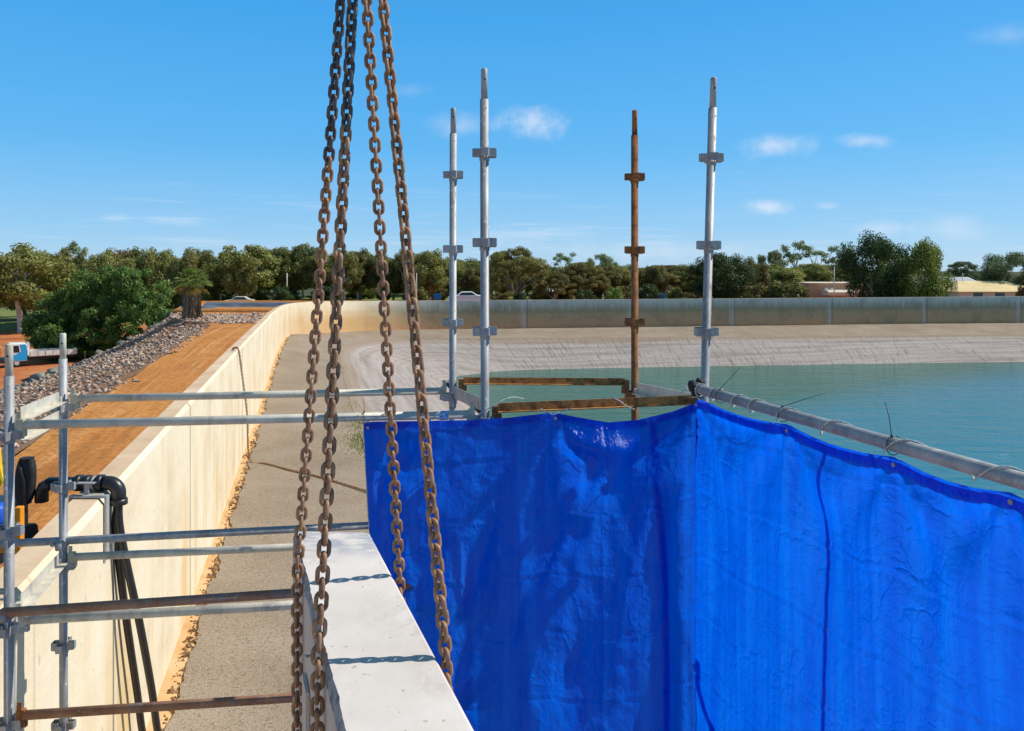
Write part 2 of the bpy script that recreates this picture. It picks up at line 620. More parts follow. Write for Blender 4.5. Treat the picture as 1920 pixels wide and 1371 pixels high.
    M['bank_clay'] = mt
    # water
    mt, t, p = base_mat('reservoir_water')
    v = t.vmul(t.pos(), (1.0, 2.2, 1.0))
    n = t.noise(t.vmul(v, (.6, 1, 1)), .55, 5, .62, .4)
    n2 = t.noise(v, 2.2, 4, .65)
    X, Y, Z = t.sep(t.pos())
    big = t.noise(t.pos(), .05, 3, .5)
    sky_refl = t.step(t.m('ADD', t.m('SUBTRACT', t.m('MULTIPLY', X, .55), t.m('MULTIPLY', Y, .84)), t.m('MULTIPLY', t.m('SUBTRACT', big, .5), 7.0)), -28.5, -21.5)
    c = t.mix(sky_refl, (.006, .115, .072), (.000, .18, .255))  # reflection of bank and trees against sky, painted into the water tint
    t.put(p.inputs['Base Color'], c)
    p.inputs['Roughness'].default_value = .06
    p.inputs['IOR'].default_value = 1.333
    p.inputs['Specular IOR Level'].default_value = .40
    t.put(p.inputs['Normal'], t.bump(t.m('ADD', n, t.m('MULTIPLY', n2, .5)), 1.0, .17))
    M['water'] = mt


ground_materials()

# ------------------------------------------------------------------ reservoir lines
#  photo px, y of wall top, y of wall base, depth
ST = [(540, 571, 630, 46.9), (577, 566.5, 627.6, 50.5), (600, 565.5, 626, 53), (640, 565, 623.5, 56), (699, 564.5, 620, 59),
      (794, 564, 618.5, 61.5), (1015, 562.5, 616, 63.5), (1440, 559.5, 611, 66), (1640, 558, 608.5, 67.5), (1920, 556, 606, 69)]


def wallx(Y):
    return -1.78 - 0.2595 * Y


W = [(wallx(y), y, CZ - hb, CZ - ht) for y, hb, ht in
     ((-9, 5.0, 1.98), (-3, 5.0, 1.98), (3, 5.0, 1.98), (8, 4.98, 1.98), (13, 4.97, 1.98), (18.2, 4.92, 1.99), (24, 4.8, 2.02), (30, 4.66, 2.06), (38, 4.4, 2.11))]
for px, yt, yb, Y in ST:
    a, b = P(px, yt, Y), P(px, yb, Y)
    W.append((a.x, a.y, b.z, a.z))
W.append((72, 72, 5.1, 7.5))
NW = 260
WR = catmull(W, NW)
tan = np.gradient(WR[:, :2], axis=0)
tan /= np.linalg.norm(tan, axis=1)[:, None]
OUT = np.stack([-tan[:, 1], tan[:, 0]], 1)          # points away from the water
ARC = np.concatenate([[0], np.cumsum(np.linalg.norm(np.diff(WR[:, :2], axis=0), axis=1))])
WT = 0.25
INB = np.c_[WR[:, :2], WR[:, 2]]
INT = np.c_[WR[:, :2], WR[:, 3]]
OUTT = np.c_[WR[:, :2] + OUT * WT, WR[:, 3]]
OUTB = np.c_[WR[:, :2] + OUT * WT, WR[:, 3] - 2.2]
arc_far = ARC[np.argmin(np.abs(WR[:, 0] + 7.3) + 100 * (WR[:, 1] < 50))]
arc_joint = ARC[np.argmin(np.abs(WR[:, 1] - 6.85))]


def wall():
    mt, t, p = base_mat('weathered_concrete')
    u = t.coord('UV')
    U, Vv, _ = t.sep(u)
    pos = t.pos()
    far = t.step(U, arc_far - 8.0, arc_far + 1.5)
    streak = t.noise(t.vmul(u, (3.2, .16, 1)), 1.6, 6, .65)
    streak2 = t.noise(t.vmul(u, (1.1, .10, 1)), 1.0, 4, .6)
    blot = t.noise(u, .8, 6, .62)
    fine = t.noise(u, 11, 4, .7)
    near = t.ramp(blot, [(.3, (.64, .51, .34)), (.5, (.75, .63, .45)), (.72, (.80, .71, .55))])
    near = t.mix(t.m('MULTIPLY', t.step(streak2, .46, .66), t.m('SUBTRACT', .75, t.step(Vv, .4, 3.4))), near, (.68, .43, .16))
    near = t.mix(t.m('MULTIPLY', t.step(U, arc_far - 24, arc_far - 8), t.m('MULTIPLY', t.m('SUBTRACT', 1.0, t.step(t.m('ADD', Vv, t.m('MULTIPLY', t.noise(t.vmul(u, (.2, 3.5, 1)), 1.0, 3, .6), 1.0)), 1.1, 2.6)), .85)), near, (.56, .33, .13))
    near = t.mix(t.m('MULTIPLY', t.step(streak, .58, .72), .22), near, (.42, .36, .28))
    hgt = t.m('ADD', Vv, t.m('MULTIPLY', t.m('SUBTRACT', streak, .5), .9))
    farc = t.ramp(t.m('DIVIDE', hgt, 2.4), [(.0, (.56, .31, .16)), (.16, (.53, .33, .18)), (.48, (.47, .33, .19)), (.58, (.33, .28, .165)),
                                             (.72, (.41, .38, .29)), (.92, (.62, .59, .51))])
    farc = t.mix(t.m('MULTIPLY', t.step(blot, .48, .66), .35), farc, (.22, .17, .12))
    farc = t.mix(t.m('MULTIPLY', t.step(streak, .56, .70), .30), farc, (.55, .52, .45))
    joint = t.m('ABSOLUTE', t.m('SUBTRACT', t.m('FRACT', t.m('ADD', t.m('DIVIDE', t.m('SUBTRACT', U, arc_far), 8.9), 100.5)), .5))
    jd = t.m('MULTIPLY', joint, 8.9)
    side = t.m('FRACT', t.m('ADD', t.m('DIVIDE', t.m('SUBTRACT', U, arc_far), 8.9), 100.0))
    lw = t.m('MULTIPLY', t.step(side, .925, .98), t.step(t.noise(t.vmul(u, (9, .25, 1)), 1.2, 4, .7), .44, .56))
    lw = t.m('MULTIPLY', lw, t.step(t.noise(t.vmul(u, (.11, 0, 1)), 1.0, 1, .5), .34, .50))
    farc = t.mix(t.m('MULTIPLY', lw, .5), farc, (.62, .66, .72))
    c = t.mix(far, near, farc)
    j2 = t.m('ABSOLUTE', t.m('SUBTRACT', U, arc_joint))
    jm = t.m('MINIMUM', jd, j2)
    c = t.mix(t.m('MULTIPLY', t.m('SUBTRACT', 1, t.step(jm, .012, .045)), .75), c, (.10, .075, .05))
    half = t.m('MULTIPLY', t.m('ABSOLUTE', t.m('SUBTRACT', t.m('FRACT', t.m('DIVIDE', U, 2.22)), .5)), 2.22)
    c = t.mix(t.m('MULTIPLY', t.m('SUBTRACT', 1, t.step(half, .008, .03)), .22), c, (.20, .14, .09))
    pits = t.step(t.noise(t.vmul(u, (14, 6, 1)), 1.0, 2, .5), .68, .74)
    c = t.mix(t.m('MULTIPLY', pits, .45), c, (.36, .30, .24))
    t.put(p.inputs['Base Color'], c)
    p.inputs['Roughness'].default_value = .95
    p.inputs['Specular IOR Level'].default_value = .05
    t.put(p.inputs['Normal'], t.bump(t.m('ADD', fine, blot), .35, .02))
    M['wall'] = mt
    M['wall_top'] = nmat('wall_cap_concrete', [(.3, (.52, .36, .225)), (.5, (.63, .46, .30)), (.7, (.71, .56, .40))], 1.3, .9, .3, .02,
                         fine=(9, .9, (.36, .26, .17)), spec=.15)
    root = thing('reservoir_wall', (0, 0, 5), 'long cream concrete reservoir wall curving away and running on along the far bank', 'wall')
    n = NW

    def strip(name, A, B, mat, uvA, uvB, na=1):
        V = np.concatenate([A, B])
        uv = np.concatenate([uvA, uvB])
        i = np.arange(n - 1)
        Fc = np.stack([i, i + 1, n + i + 1, n + i], 1)
        return V, Fc, uv
    kf = (1 - np.clip((ARC - arc_far + 22) / 12, 0, 1)) * .92 + .08
    LOW = INT - np.c_[np.zeros(n), np.zeros(n), .05 * kf]
    CHM = INT + np.c_[OUT * (.042 * kf)[:, None], np.zeros(n)]
    hh = WR[:, 3] - WR[:, 2]
    V, Fc, uv = strip('x', INB - np.array((0, 0, .4)), LOW, 'wall', np.c_[ARC, np.zeros(n) - .4], np.c_[ARC, hh - .05 * kf])
    V3, F3, uv3 = strip('x', LOW, CHM, 'wall', np.c_[ARC, hh - .05 * kf], np.c_[ARC, hh + .03])
    Fc = np.concatenate([Fc, F3 + len(V)])
    V, uv = np.concatenate([V, V3]), np.concatenate([uv, uv3])
    # inner face with a small chamfer is one panel; outer face the other
    V2, F2, uv2 = strip('x', OUTT, OUTB, 'wall', np.c_[ARC, np.full(n, 3.0)], np.c_[ARC, np.full(n, 0.6)])
    Fa = np.concatenate([Fc, F2 + len(V)])
    mesh('wall_face', np.concatenate([V, V2]), Fa, 'wall', root, False, np.concatenate([uv, uv2]))
    up = np.array((0, 0, .003))
    V, Fc, uv = strip('x', CHM + up - np.c_[OUT, np.zeros(n)] * .002, OUTT + up + np.c_[OUT, np.zeros(n)] * .004, 'wall_top', np.c_[ARC, np.zeros(n)], np.c_[ARC, np.full(n, .25)])
    mesh('coping', V, Fc, 'wall_top', root, False, uv)


wall()

# bench: footing strip along the wall, ragged gravel sheet, clay bank, water
E = [(3.75, -9, 4.85), (2.2, -3, 4.85), (.63, 3, 4.85), (-.65, 8, 4.86), (-1.95, 13, 4.88), (-3.2, 18.2, 4.92), (-4.75, 24, 5.0), (-6.35, 30, 5.08), (-8.4, 38, 5.18),
     (-9.9, 44.5, 5.2), (-10.5, 48.5, 5.15), (-10.3, 51.5, 5.08), (-9.6, 53.6, 5.0), (-8.2, 55.2, 4.93), (-5.9, 56.3, 4.87), (2.2, 57.5, 4.8), (21, 60.4, 4.66),
     (31, 62.0, 4.6), (42.2, 63.8, 4.5), (72, 66.5, 4.4)]
L = [(9.6, -7.5, 3), (8.0, -1.5, 3), (6.5, 4.5, 3), (5.2, 9.5, 3), (3.9, 14.5, 3), (2.6, 19.7, 3), (1.1, 25.5, 3), (-.4, 31.5, 3), (-2.4, 39, 3),
     (-3.9, 44.5, 3), (-4.4, 46.8, 3), (-4.65, 48, 3), (-4.55, 49.2, 3), (-4.1, 50.3, 3), (-3.2, 51.3, 3), (1.8, 53.8, 3), (19, 56.2, 3),
     (28, 57.3, 3), (38.7, 58.4, 3), (69, 61, 3)]
ER = catmull(E, NW)
LR = catmull(L, NW)
BOT = LR + (LR - ER) * 0.45
FE = np.c_[WR[:, :2] - OUT * 0.30, WR[:, 2] - .01]
o = ribbon('footing_strip', INB + np.array((0, 0, .02)), FE, 3, 'footing')
tag(o, kind='structure')


def bench():
    # inner edge is ragged, and the sheet is 3 cm proud of the footing strip
    fine = 6
    n = NW * fine
    ia = np.linspace(0, NW - 1, n)
    W2 = np.stack([np.interp(ia, np.arange(NW), WR[:, k]) for k in range(3)], 1)
    O2 = np.stack([np.interp(ia, np.arange(NW), OUT[:, k]) for k in range(2)], 1)
    E2 = np.stack([np.interp(ia, np.arange(NW), ER[:, k]) for k in range(3)], 1)
    A = []
    for i in range(n):
        x, y, z = W2[i]
        rg = .20 + .09 * nz(x * 1.3, y * 1.3) + .06 * nz(x * 5, y * 5, 3) + .05 * abs(nz(x * 14, y * 14, 9))
        A.append((x - O2[i][0] * max(.05, rg), y - O2[i][1] * max(.05, rg), z + .035))
    A = np.array(A)
    skirt = A + np.array((0, 0, -.08))
    o = ribbon('gravel_bench', A, E2, 10, 'bench_gravel', lambda x, y, t: .02 * nz(x * .8, y * .8))
    tag(o, kind='structure')
    # crumbly broken edge, small clods on the footing strip
    clod = MB()
    for k in range(3600):
        i = int(rnd.random() ** 1.8 * (n * .62))
        x, y, z = A[i]
        s = rnd.uniform(.008, .026) * (1 + (nz(x * 1.3, y * 1.3) > .1))
        d = rnd.uniform(-.03, .14)
        c = Vector((x + O2[i][0] * d, y + O2[i][1] * d, z - .02 + s * .2))
        V = [c + Vector((rnd.uniform(-1, 1) * s, rnd.uniform(-1, 1) * s, rnd.uniform(-.2, .9) * s)) for _ in range(5)]
        V[0] = c + Vector((-s, -s * .4, -.02)); V[1] = c + Vector((s, -s * .5, -.02)); V[2] = c + Vector((0, s, -.02))
        clod.add(V, [(0, 1, 3), (1, 2, 3), (2, 0, 3), (0, 1, 4), (1, 2, 4), (2, 0, 4)])
    o = clod.build('clods', 'clod')
    tag(o, kind='stuff')


M['clod'] = nmat('bitumen_clods', [(.3, (.20, .12, .06)), (.6, (.36, .23, .12))], 6, .95, .2)
bench()
o = ribbon('reservoir_bank', ER + np.array((0, 0, .012)), BOT, 26, 'bank_clay',
           lambda x, y, t: (.05 * nz(x * .5, y * .5) + .05 * nz(x * 1.7, y * 1.7, 4)) * min(1, t * 6))
tag(o, kind='structure')


def water():
    pts = [tuple(p) for p in (LR + (LR - ER) * .12)]
    ring = [(p[0], p[1]) for p in pts] + [(110, 61), (110, -40), (14, -40)]
    V = [(x, y, 3.0) for x, y in ring]
    me = bpy.data.meshes.new('reservoir_water')
    bm = bmesh.new()
    f = bm.faces.new([bm.verts.new(v) for v in V])
    bmesh.ops.triangulate(bm, faces=[f])
    bmesh.ops.recalc_face_normals(bm, faces=bm.faces)
    for f in bm.faces:
        if f.normal.z < 0:
            f.normal_flip()
    bm.to_mesh(me)
    bm.free()
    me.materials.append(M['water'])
    o = bpy.data.objects.new('water', me)
    COL.objects.link(o)
    tag(o, kind='structure')


water()


# ------------------------------------------------------------------ land outside the wall
def Rx(Y):
    return max(-28.0, -9.35 - .28 * (Y - 14.6) - 3.0 * ss(Y, 48, 54) - .14 * max(0, Y - 54))


def toe_x(Y):
    return -39.8 - .21 * (Y - 60) + 5.5 * ss(Y, 45, 62)


def plain_z(x, y):
    back = ss(x, -62, -36) * ss(y - max(0, x) * .1, 80, 92)
    return .7 + 4.3 * back + .12 * nz(x * .08, y * .08)


def ground():
    xs = np.concatenate([np.linspace(-700, -140, 12), np.linspace(-130, 150, 120), np.linspace(165, 700, 12)])
    ys = np.concatenate([np.linspace(-60, 20, 12), np.linspace(24, 150, 90), np.linspace(160, 1500, 16)])
    V = []
    for y in ys:
        for x in xs:
            z = plain_z(x, y)
            inside = x > wallx(y) - 8 if y < 47 else y < 72 + .1 * x and x > -14
            if inside:
                z = -1.5
            V.append((x, y, z))
    nx = len(xs)
    idx = np.arange(len(V)).reshape(len(ys), nx)
    Fc = np.stack([idx[:-1, :-1], idx[:-1, 1:], idx[1:, 1:], idx[1:, :-1]], -1).reshape(-1, 4)
    o = mesh('ground', V, Fc, 'red_dirt', None, True)
    tag(o, kind='structure')


ground()


def lump(x, y):
    return .16 * nz(x * .45, y * .45)


def crest_z(x, y):
    return 6.5 + .05 * nz(x * .5, y * .5) + .03 * nz(x * 1.6, y * 1.6, 5)


def crest():
    ys = np.concatenate([np.linspace(-9, 46, 90), np.linspace(46.5, 62, 40), np.linspace(63, 82, 30)])
    A, B, C = [], [], []
    wo = WR[:, :2] + OUT * (WT - .06)
    for y in ys:
        if y <= 61.4:
            sel = wo[:, 1] < 62
            xr = float(np.interp(y, wo[sel, 1], wo[sel, 0])) if y < 46 else float(np.interp(y, wo[sel, 1], wo[sel, 0]))
        else:
            xr = -7.5
        drop = -1.5 * ss(y, 76, 82)
        A.append((xr, y, 6.5 + drop))
        B.append((Rx(y), y, 6.5 + drop))
        C.append((toe_x(y), y, .6))
    o = ribbon('crest_road', A, B, 22, 'orange_gravel', lambda x, y, t: .05 * nz(x * .5, y * .5) + .03 * nz(x * 1.6, y * 1.6, 5))
    tag(o, kind='structure')
    o = ribbon('embankment_slope', B, C, 40, 'rubble_soil', lambda x, y, t: lump(x, y) * min(1, t * 8))
    tag(o, kind='structure')
    # behind the far wall
    i0 = int(np.argmin(np.abs(WR[:, 0] + 9)))
    sel = np.arange(max(i0, 0), NW)
    sel = sel[WR[sel, 1] > 55]
    a = np.c_[WR[sel, :2] + OUT[sel] * (WT - .06), np.full(len(sel), 6.48)]
    b = np.c_[WR[sel, :2] + OUT[sel] * 8, np.full(len(sel), 6.48)]
    c = np.c_[WR[sel, :2] + OUT[sel] * 18, np.full(len(sel), 4.9)]
    tag(ribbon('crest_road', a, b, 6, 'orange_gravel'), kind='structure')
    tag(ribbon('embankment_slope', b, c, 4, 'rubble_soil'), kind='structure')


crest()

# lined pond on the plateau
M['liner'] = nmat('black_pond_liner', [(.3, (.045, .05, .06)), (.5, (.09, .10, .12)), (.7, (.17, .18, .20))], .9, .42, .6, .15, stretch=(.6, 1.5, 1), spec=.5)


def pond():
    root = thing('lined_pond', (-21, 66, 6.5), 'small pond sheeted in dark plastic liner behind the palm', 'pond')
    n, m = 40, 24
    V = []
    for j in range(m):
        for i in range(n):
            s, t = i / (n - 1), j / (m - 1)
            y = 62.3 + 8.6 * t
            x = -26.2 - 1.8 * t + s * 16
            edge = min(t, 1 - t, s * 1.6, 1)
            z = 6.62 - .25 * ss(edge, .03, .22) + .05 * nz(x * .9, y * 1.7) + .25 * ss(t, .72, 1)
            V.append((x, y, z))
    idx = np.arange(n * m).reshape(m, n)
    Fc = np.stack([idx[:-1, :-1], idx[:-1, 1:], idx[1:, 1:], idx[1:, :-1]], -1).reshape(-1, 4)
    mesh('liner', V, Fc, 'liner', root, True)
    # earth rim round it
    rim = MB()
    ring = [(-26.8, 61.6), (-28.8, 71.8), (-10, 72.4), (-10, 61.6)]
    pts = []
    for a, b in zip(ring, ring[1:] + ring[:1]):
        for k in range(12):
            f = k / 12
            x, y = a[0] + (b[0] - a[0]) * f, a[1] + (b[1] - a[1]) * f
            pts.append((x, y, 6.42 + .06 * nz(x, y) + (.22 if y > 71 else 0)))
    rim.tube(pts, .36, 8, closed=True)
    rim.build('earth_rim', 'orange_gravel', root, True)


pond()

# riprap
M['rock'] = None


def rock_mat(name, cols):
    mt, t, p = base_mat(name)
    geo = t.new('ShaderNodeNewGeometry')
    c = t.ramp(geo.outputs['Random Per Island'], [(i / (len(cols) - 1), cc) for i, cc in enumerate(cols)])
    X, Y, Z = t.sep(t.pos())
    low = t.m('SUBTRACT', 1, t.step(t.m('ADD', Z, t.m('MULTIPLY', t.noise(t.pos(), .3, 3), 2.0)), 4.0, 5.9))
    c = t.mix(t.m('MULTIPLY', low, .75), c, t.mix(geo.outputs['Random Per Island'], (.15, .155, .14), (.36, .36, .32)))
    n = t.noise(t.pos(), 5, 5, .65)
    c = t.mix(t.m('MULTIPLY', t.step(n, .5, .7), .5), c, (.12, .09, .07))
    t.put(p.inputs['Base Color'], c)
    p.inputs['Roughness'].default_value = .95
    p.inputs['Specular IOR Level'].default_value = .1
    t.put(p.inputs['Normal'], t.bump(n, .9, .08))
    return mt


M['rock'] = rock_mat('riprap_stone', [(.30, .20, .145), (.54, .40, .31), (.38, .27, .20), (.64, .53, .44), (.48, .29, .18), (.37, .31, .25)])
M['boulder'] = rock_mat('grey_boulder_stone', [(.15, .155, .125), (.25, .25, .205), (.11, .115, .095), (.32, .31, .26), (.20, .205, .17)])


def rock_protos(k):
    out = []
    for i in range(k):
        bm = bmesh.new()
        rr = random.Random(100 + i)
        for _ in range(7):
            v = Vector((rr.gauss(0, 1), rr.gauss(0, 1), rr.gauss(0, 1))).normalized()
            v *= rr.uniform(.6, 1.1)
            bm.verts.new((v.x * rr.uniform(.9, 1.1), v.y * .8, v.z * .5))
        r = bmesh.ops.convex_hull(bm, input=bm.verts)
        bmesh.ops.delete(bm, geom=[g for g in r['geom_interior'] if isinstance(g, bmesh.types.BMVert)], context='VERTS')
        bmesh.ops.triangulate(bm, faces=bm.faces)
        bm.verts.index_update()
        V = np.array([v.co[:] for v in bm.verts])
        Fc = np.array([[v.index for v in f.verts] for f in bm.faces])
        out.append((V, Fc))
        bm.free()
    return out


PROTO = rock_protos(14)


def slope_z(x, y):
    s = (Rx(y) - x) / (Rx(y) - toe_x(y))
    if s <= 0:
        return 6.5
    return 6.5 - min(1, s) * 5.9 + lump(x, y) * min(1, s * 8)


def riprap():
    V, Fc, nb = [], [], 0
    rr = random.Random(5)
    cnt = 0

    def put(x, y, z, s):
        nonlocal nb
        v, f = PROTO[rr.randrange(len(PROTO))]
        q = Matrix.Rotation(rr.uniform(0, 6.28), 3, 'Z') @ Matrix.Rotation(rr.uniform(-1, 1), 3, 'X')
        vv = v @ np.array(q).T * s * np.array((rr.uniform(.7, 1.5), rr.uniform(.6, 1.2), rr.uniform(.6, 1.4))) + np.array((x, y, z))
        V.append(vv)
        Fc.append(f + nb)
        nb += len(vv)
    for _ in range(50000):
        y = 9 + 70 * rr.random() ** .9
        wd = Rx(y) - toe_x(y)
        s = -.4 + (wd + .4) * rr.random()
        x = Rx(y) - s
        nx = nz(x * .25, y * .25)
        if s < 1.0 and nz(x * .9, y * .9, 2) < .1 - s * .4:
            continue
        if y < 16 and nx > .05 and s > 1:
            continue
        size = (.035 + .13 * rr.random() ** 4) * (1 + 1.1 * ss(s / wd, .5, .95)) * (.8 + .012 * y)
        put(x, y, slope_z(x, y) + size * .25, size)
    # stones across the plateau beyond the road's end
    for _ in range(5200):
        y = rr.uniform(46.8, 58.5)
        x = rr.uniform(Rx(y) - .5, -13.9)
        if y < 48.5 + 1.0 * nz(x * .7, y * .7) + .15 * (-15 - x):
            continue
        size = .07 + .16 * rr.random() ** 3
        put(x, y, 6.5 + size * .25, size)
    o = mesh('riprap', np.concatenate(V), np.concatenate(Fc), 'rock')
    tag(o, kind='stuff')
    # larger boulders along the toe, each one its own
    for k in range(150):
        t = rr.random()
        y = 30 + 52 * t
        s = rr.uniform(.2, 9.5)
        x = toe_x(y) + s
        v, f = PROTO[k % len(PROTO)]
        sz = .25 + .55 * rr.random() ** 1.6
        q = np.array(Matrix.Rotation(rr.uniform(0, 6.28), 3, 'Z'))
        z0 = max(plain_z(x, y), slope_z(x, y))
        loc = np.array((x, y, z0 + sz * .22))
        o = mesh('boulder', v @ q.T * sz + loc, f, 'boulder')
        tag(o, 'large grey boulder along the foot of the stone slope', 'boulder', 'boulders along the foot of the stone slope')
    return


riprap()

# ------------------------------------------------------------------ trees
def leaf_cloud(rng, centres, radii, counts, size, droop=.5, aspect=1.8, shell=.45):
    """many leaf-sized quads spread through a set of clumps"""
    Vs = []
    for c, r, n in zip(centres, radii, counts):
        d = rng.normal(size=(n, 3))
        d /= np.linalg.norm(d, axis=1)[:, None]
        rad = rng.random(n) ** shell
        pos = c + d * rad[:, None] * r
        nrm = d + rng.normal(size=(n, 3)) * .55 + np.array((0, 0, .25))
        nrm /= np.linalg.norm(nrm, axis=1)[:, None]
        dn = np.tile(np.array((0, 0, -1.0)), (n, 1)) * droop + rng.normal(size=(n, 3)) * .55
        a = dn - nrm * (dn * nrm).sum(1)[:, None]
        a /= np.linalg.norm(a, axis=1)[:, None] + 1e-9
        b = np.cross(nrm, a)
        s = size * (0.6 + .8 * rng.random(n))[:, None]
        a = a * s * aspect * .5
        b = b * s * .5
        q = np.stack([pos - a * .9, pos - b, pos + a * 1.1, pos + b], 1)
        Vs.append(q.reshape(-1, 3))
    V = np.concatenate(Vs)
    Fc = np.arange(len(V)).reshape(-1, 4)
    return V, Fc


def clump_sets(kind, seed):
    rng = np.random.default_rng(seed)
    C, Rr, N = [], [], []

    def add(c, r, n):
        C.append(np.array(c)); Rr.append(np.array(r)); N.append(int(n))
    if kind == 'gum':
        for _ in range(58):
            d = rng.normal(size=3); d /= np.linalg.norm(d)
            rad = .5 + .5 * rng.random()
            c = np.array((0, 0, .56)) + d * np.array((.38, .38, .39)) * rad
            c[2] = max(c[2], .16)
            r = rng.uniform(.07, .14)
            add(c, (r, r, r * rng.uniform(.75, 1.25)), 430 * (r / .1) ** 2)
        return C, Rr, N, dict(size=.0145, droop=.9, aspect=2.2), rng
    if kind == 'open':
        for _ in range(52):
            d = rng.normal(size=3); d /= np.linalg.norm(d)
            c = np.array((0, 0, .60)) + d * np.array((.36, .36, .37)) * (.55 + .45 * rng.random())
            c[2] = max(c[2], .30)
            r = rng.uniform(.06, .12)
            add(c, (r, r, r * .9), 300 * (r / .1) ** 2)
        return C, Rr, N, dict(size=.0150, droop=.9, aspect=2.2), rng
    if kind == 'umbrella':
        for _ in range(105):
            az = rng.random() * 6.283
            q = math.sqrt(rng.random())
            zz = .50 + .43 * math.sqrt(max(0, 1 - q * q)) - .38 * rng.random() ** 1.6
            c = (.43 * q * math.cos(az), .43 * q * math.sin(az), zz)
            r = rng.uniform(.055, .105)
            add(c, (r, r, r * .66), 330 * (r / .08) ** 2)
        return C, Rr, N, dict(size=.0130, droop=.2, aspect=1.3), rng
    if kind == 'pepper':
        for _ in range(58):
            d = rng.normal(size=3); d /= np.linalg.norm(d)
            if d[2] > .2:
                d[:2] *= 1.25
            c = np.array((0, 0, .50)) + d * np.array((.38, .38, .39)) * (.72 + .28 * rng.random())
            c[2] = min(max(c[2], .10), .90)
            r = rng.uniform(.085, .15)
            add(c, (r, r, r * 1.05), 420 * (r / .1) ** 2)
        return C, Rr, N, dict(size=.0135, droop=.8, aspect=1.8), rng
    if kind == 'thin':
        for _ in range(13):
            az = rng.random() * 6.283
            q = rng.random()
            zz = rng.uniform(.45, .97)
            c = (.20 * q * math.cos(az), .20 * q * math.sin(az), zz)
            r = rng.uniform(.04, .08)
            add(c, (r, r, r), 170 * (r / .07) ** 2)
        return C, Rr, N, dict(size=.0150, droop=.8, aspect=2.2), rng
    # shrub
    for _ in range(30):
        d = rng.normal(size=3); d /= np.linalg.norm(d)
        c = np.array((0, 0, .42)) + d * np.array((.40, .40, .40)) * (.4 + .6 * rng.random())
        c[2] = max(c[2], .08)
        r = rng.uniform(.10, .18)
        add(c, (r, r, r), 180 * (r / .14) ** 2)
    return C, Rr, N, dict(size=.034, droop=.4, aspect=1.5), rng


TREES = {}


def proto(kind, seed):
    key = (kind, seed)
    if key in TREES:
        return TREES[key]
    C, Rr, N, kw, rng = clump_sets(kind, seed)
    V, Fc = leaf_cloud(rng, C, Rr, N, **kw)
    me = bpy.data.meshes.new('crown')
    me.vertices.add(len(V)); me.vertices.foreach_set('co', V.astype(np.float32).ravel())
    me.loops.add(Fc.size); me.loops.foreach_set('vertex_index', Fc.astype(np.int32).ravel())
    me.polygons.add(len(Fc)); me.polygons.foreach_set('loop_start', np.arange(0, Fc.size, 4, dtype=np.int32))
    me.update(calc_edges=True)
    me.materials.append(M['leaf_gum'])
    tb = MB()
    rr = random.Random(seed)
    fork = {'gum': .26, 'open': .38, 'umbrella': .16, 'pepper': .2, 'thin': .5, 'shrub': .08}[kind]
    rad = {'gum': .022, 'open': .018, 'umbrella': .026, 'pepper': .03, 'thin': .010, 'shrub': .02}[kind]
    lean = Vector((rr.uniform(-.04, .04), rr.uniform(-.04, .04), 0))
    top = Vector((0, 0, fork)) + lean
    tb.tube([(0, 0, -.03), (lean.x * .4, lean.y * .4, fork * .5), top], [rad * 1.25, rad, rad * .85], 8)
    order = sorted(range(len(C)), key=lambda i: -N[i])[:min(11, len(C))]
    for i in order:
        c = Vector(C[i])
        mid = top.lerp(c, .5) + Vector((rr.uniform(-.04, .04), rr.uniform(-.04, .04), rr.uniform(-.02, .05)))
        tb.tube([top - Vector((0, 0, .02)), mid, c], [rad * .6, rad * .4, rad * .15], 6)
    tm = bpy.data.meshes.new('trunk')
    tm.from_pydata(tb.V, [], tb.F)
    tm.materials.append(M['bark'])
    TREES[key] = (me, tm)
    return me, tm


def tree(name, label, cat, kind, seed, px, wpx, ytop, Y, leaf, bark='bark', group=None, zb=None, rot=None, depth_scale=1.0):
    x = (px - 960) / F * Y
    zb = plain_z(x, Y) - .1 if zb is None else zb
    ztop = CZ - (ytop - 503) / F * Y
    h = ztop - zb
    me, tm = proto(kind, seed)
    zmax = max(c[2] for c in me.get('bb', [(0, 0, 1)])) if False else None
    root = thing(name, (x, Y, zb), label, cat, group)
    root.rotation_euler = (0, 0, rnd.uniform(0, 6.28) if rot is None else rot)
    ref = {'gum': .94, 'open': .86, 'umbrella': .96, 'pepper': .96, 'thin': .36, 'shrub': .98}[kind]
    zt = {'gum': 1.03, 'open': 1.0, 'umbrella': .98, 'pepper': 1.02, 'thin': 1.0, 'shrub': .98}[kind]
    sx = wpx / F * Y / ref * (1.10 if kind in ('gum', 'open', 'umbrella') else 1.0)
    root.scale = (sx, sx * depth_scale, h / zt)
    for data, nm, mt in ((me, 'crown', leaf), (tm, 'trunk', bark)):
        o = bpy.data.objects.new(nm, data)
        COL.objects.link(o)
        o.parent = root
        o.material_slots[0].link = 'OBJECT'
        o.material_slots[0].material = M[mt]
    return root


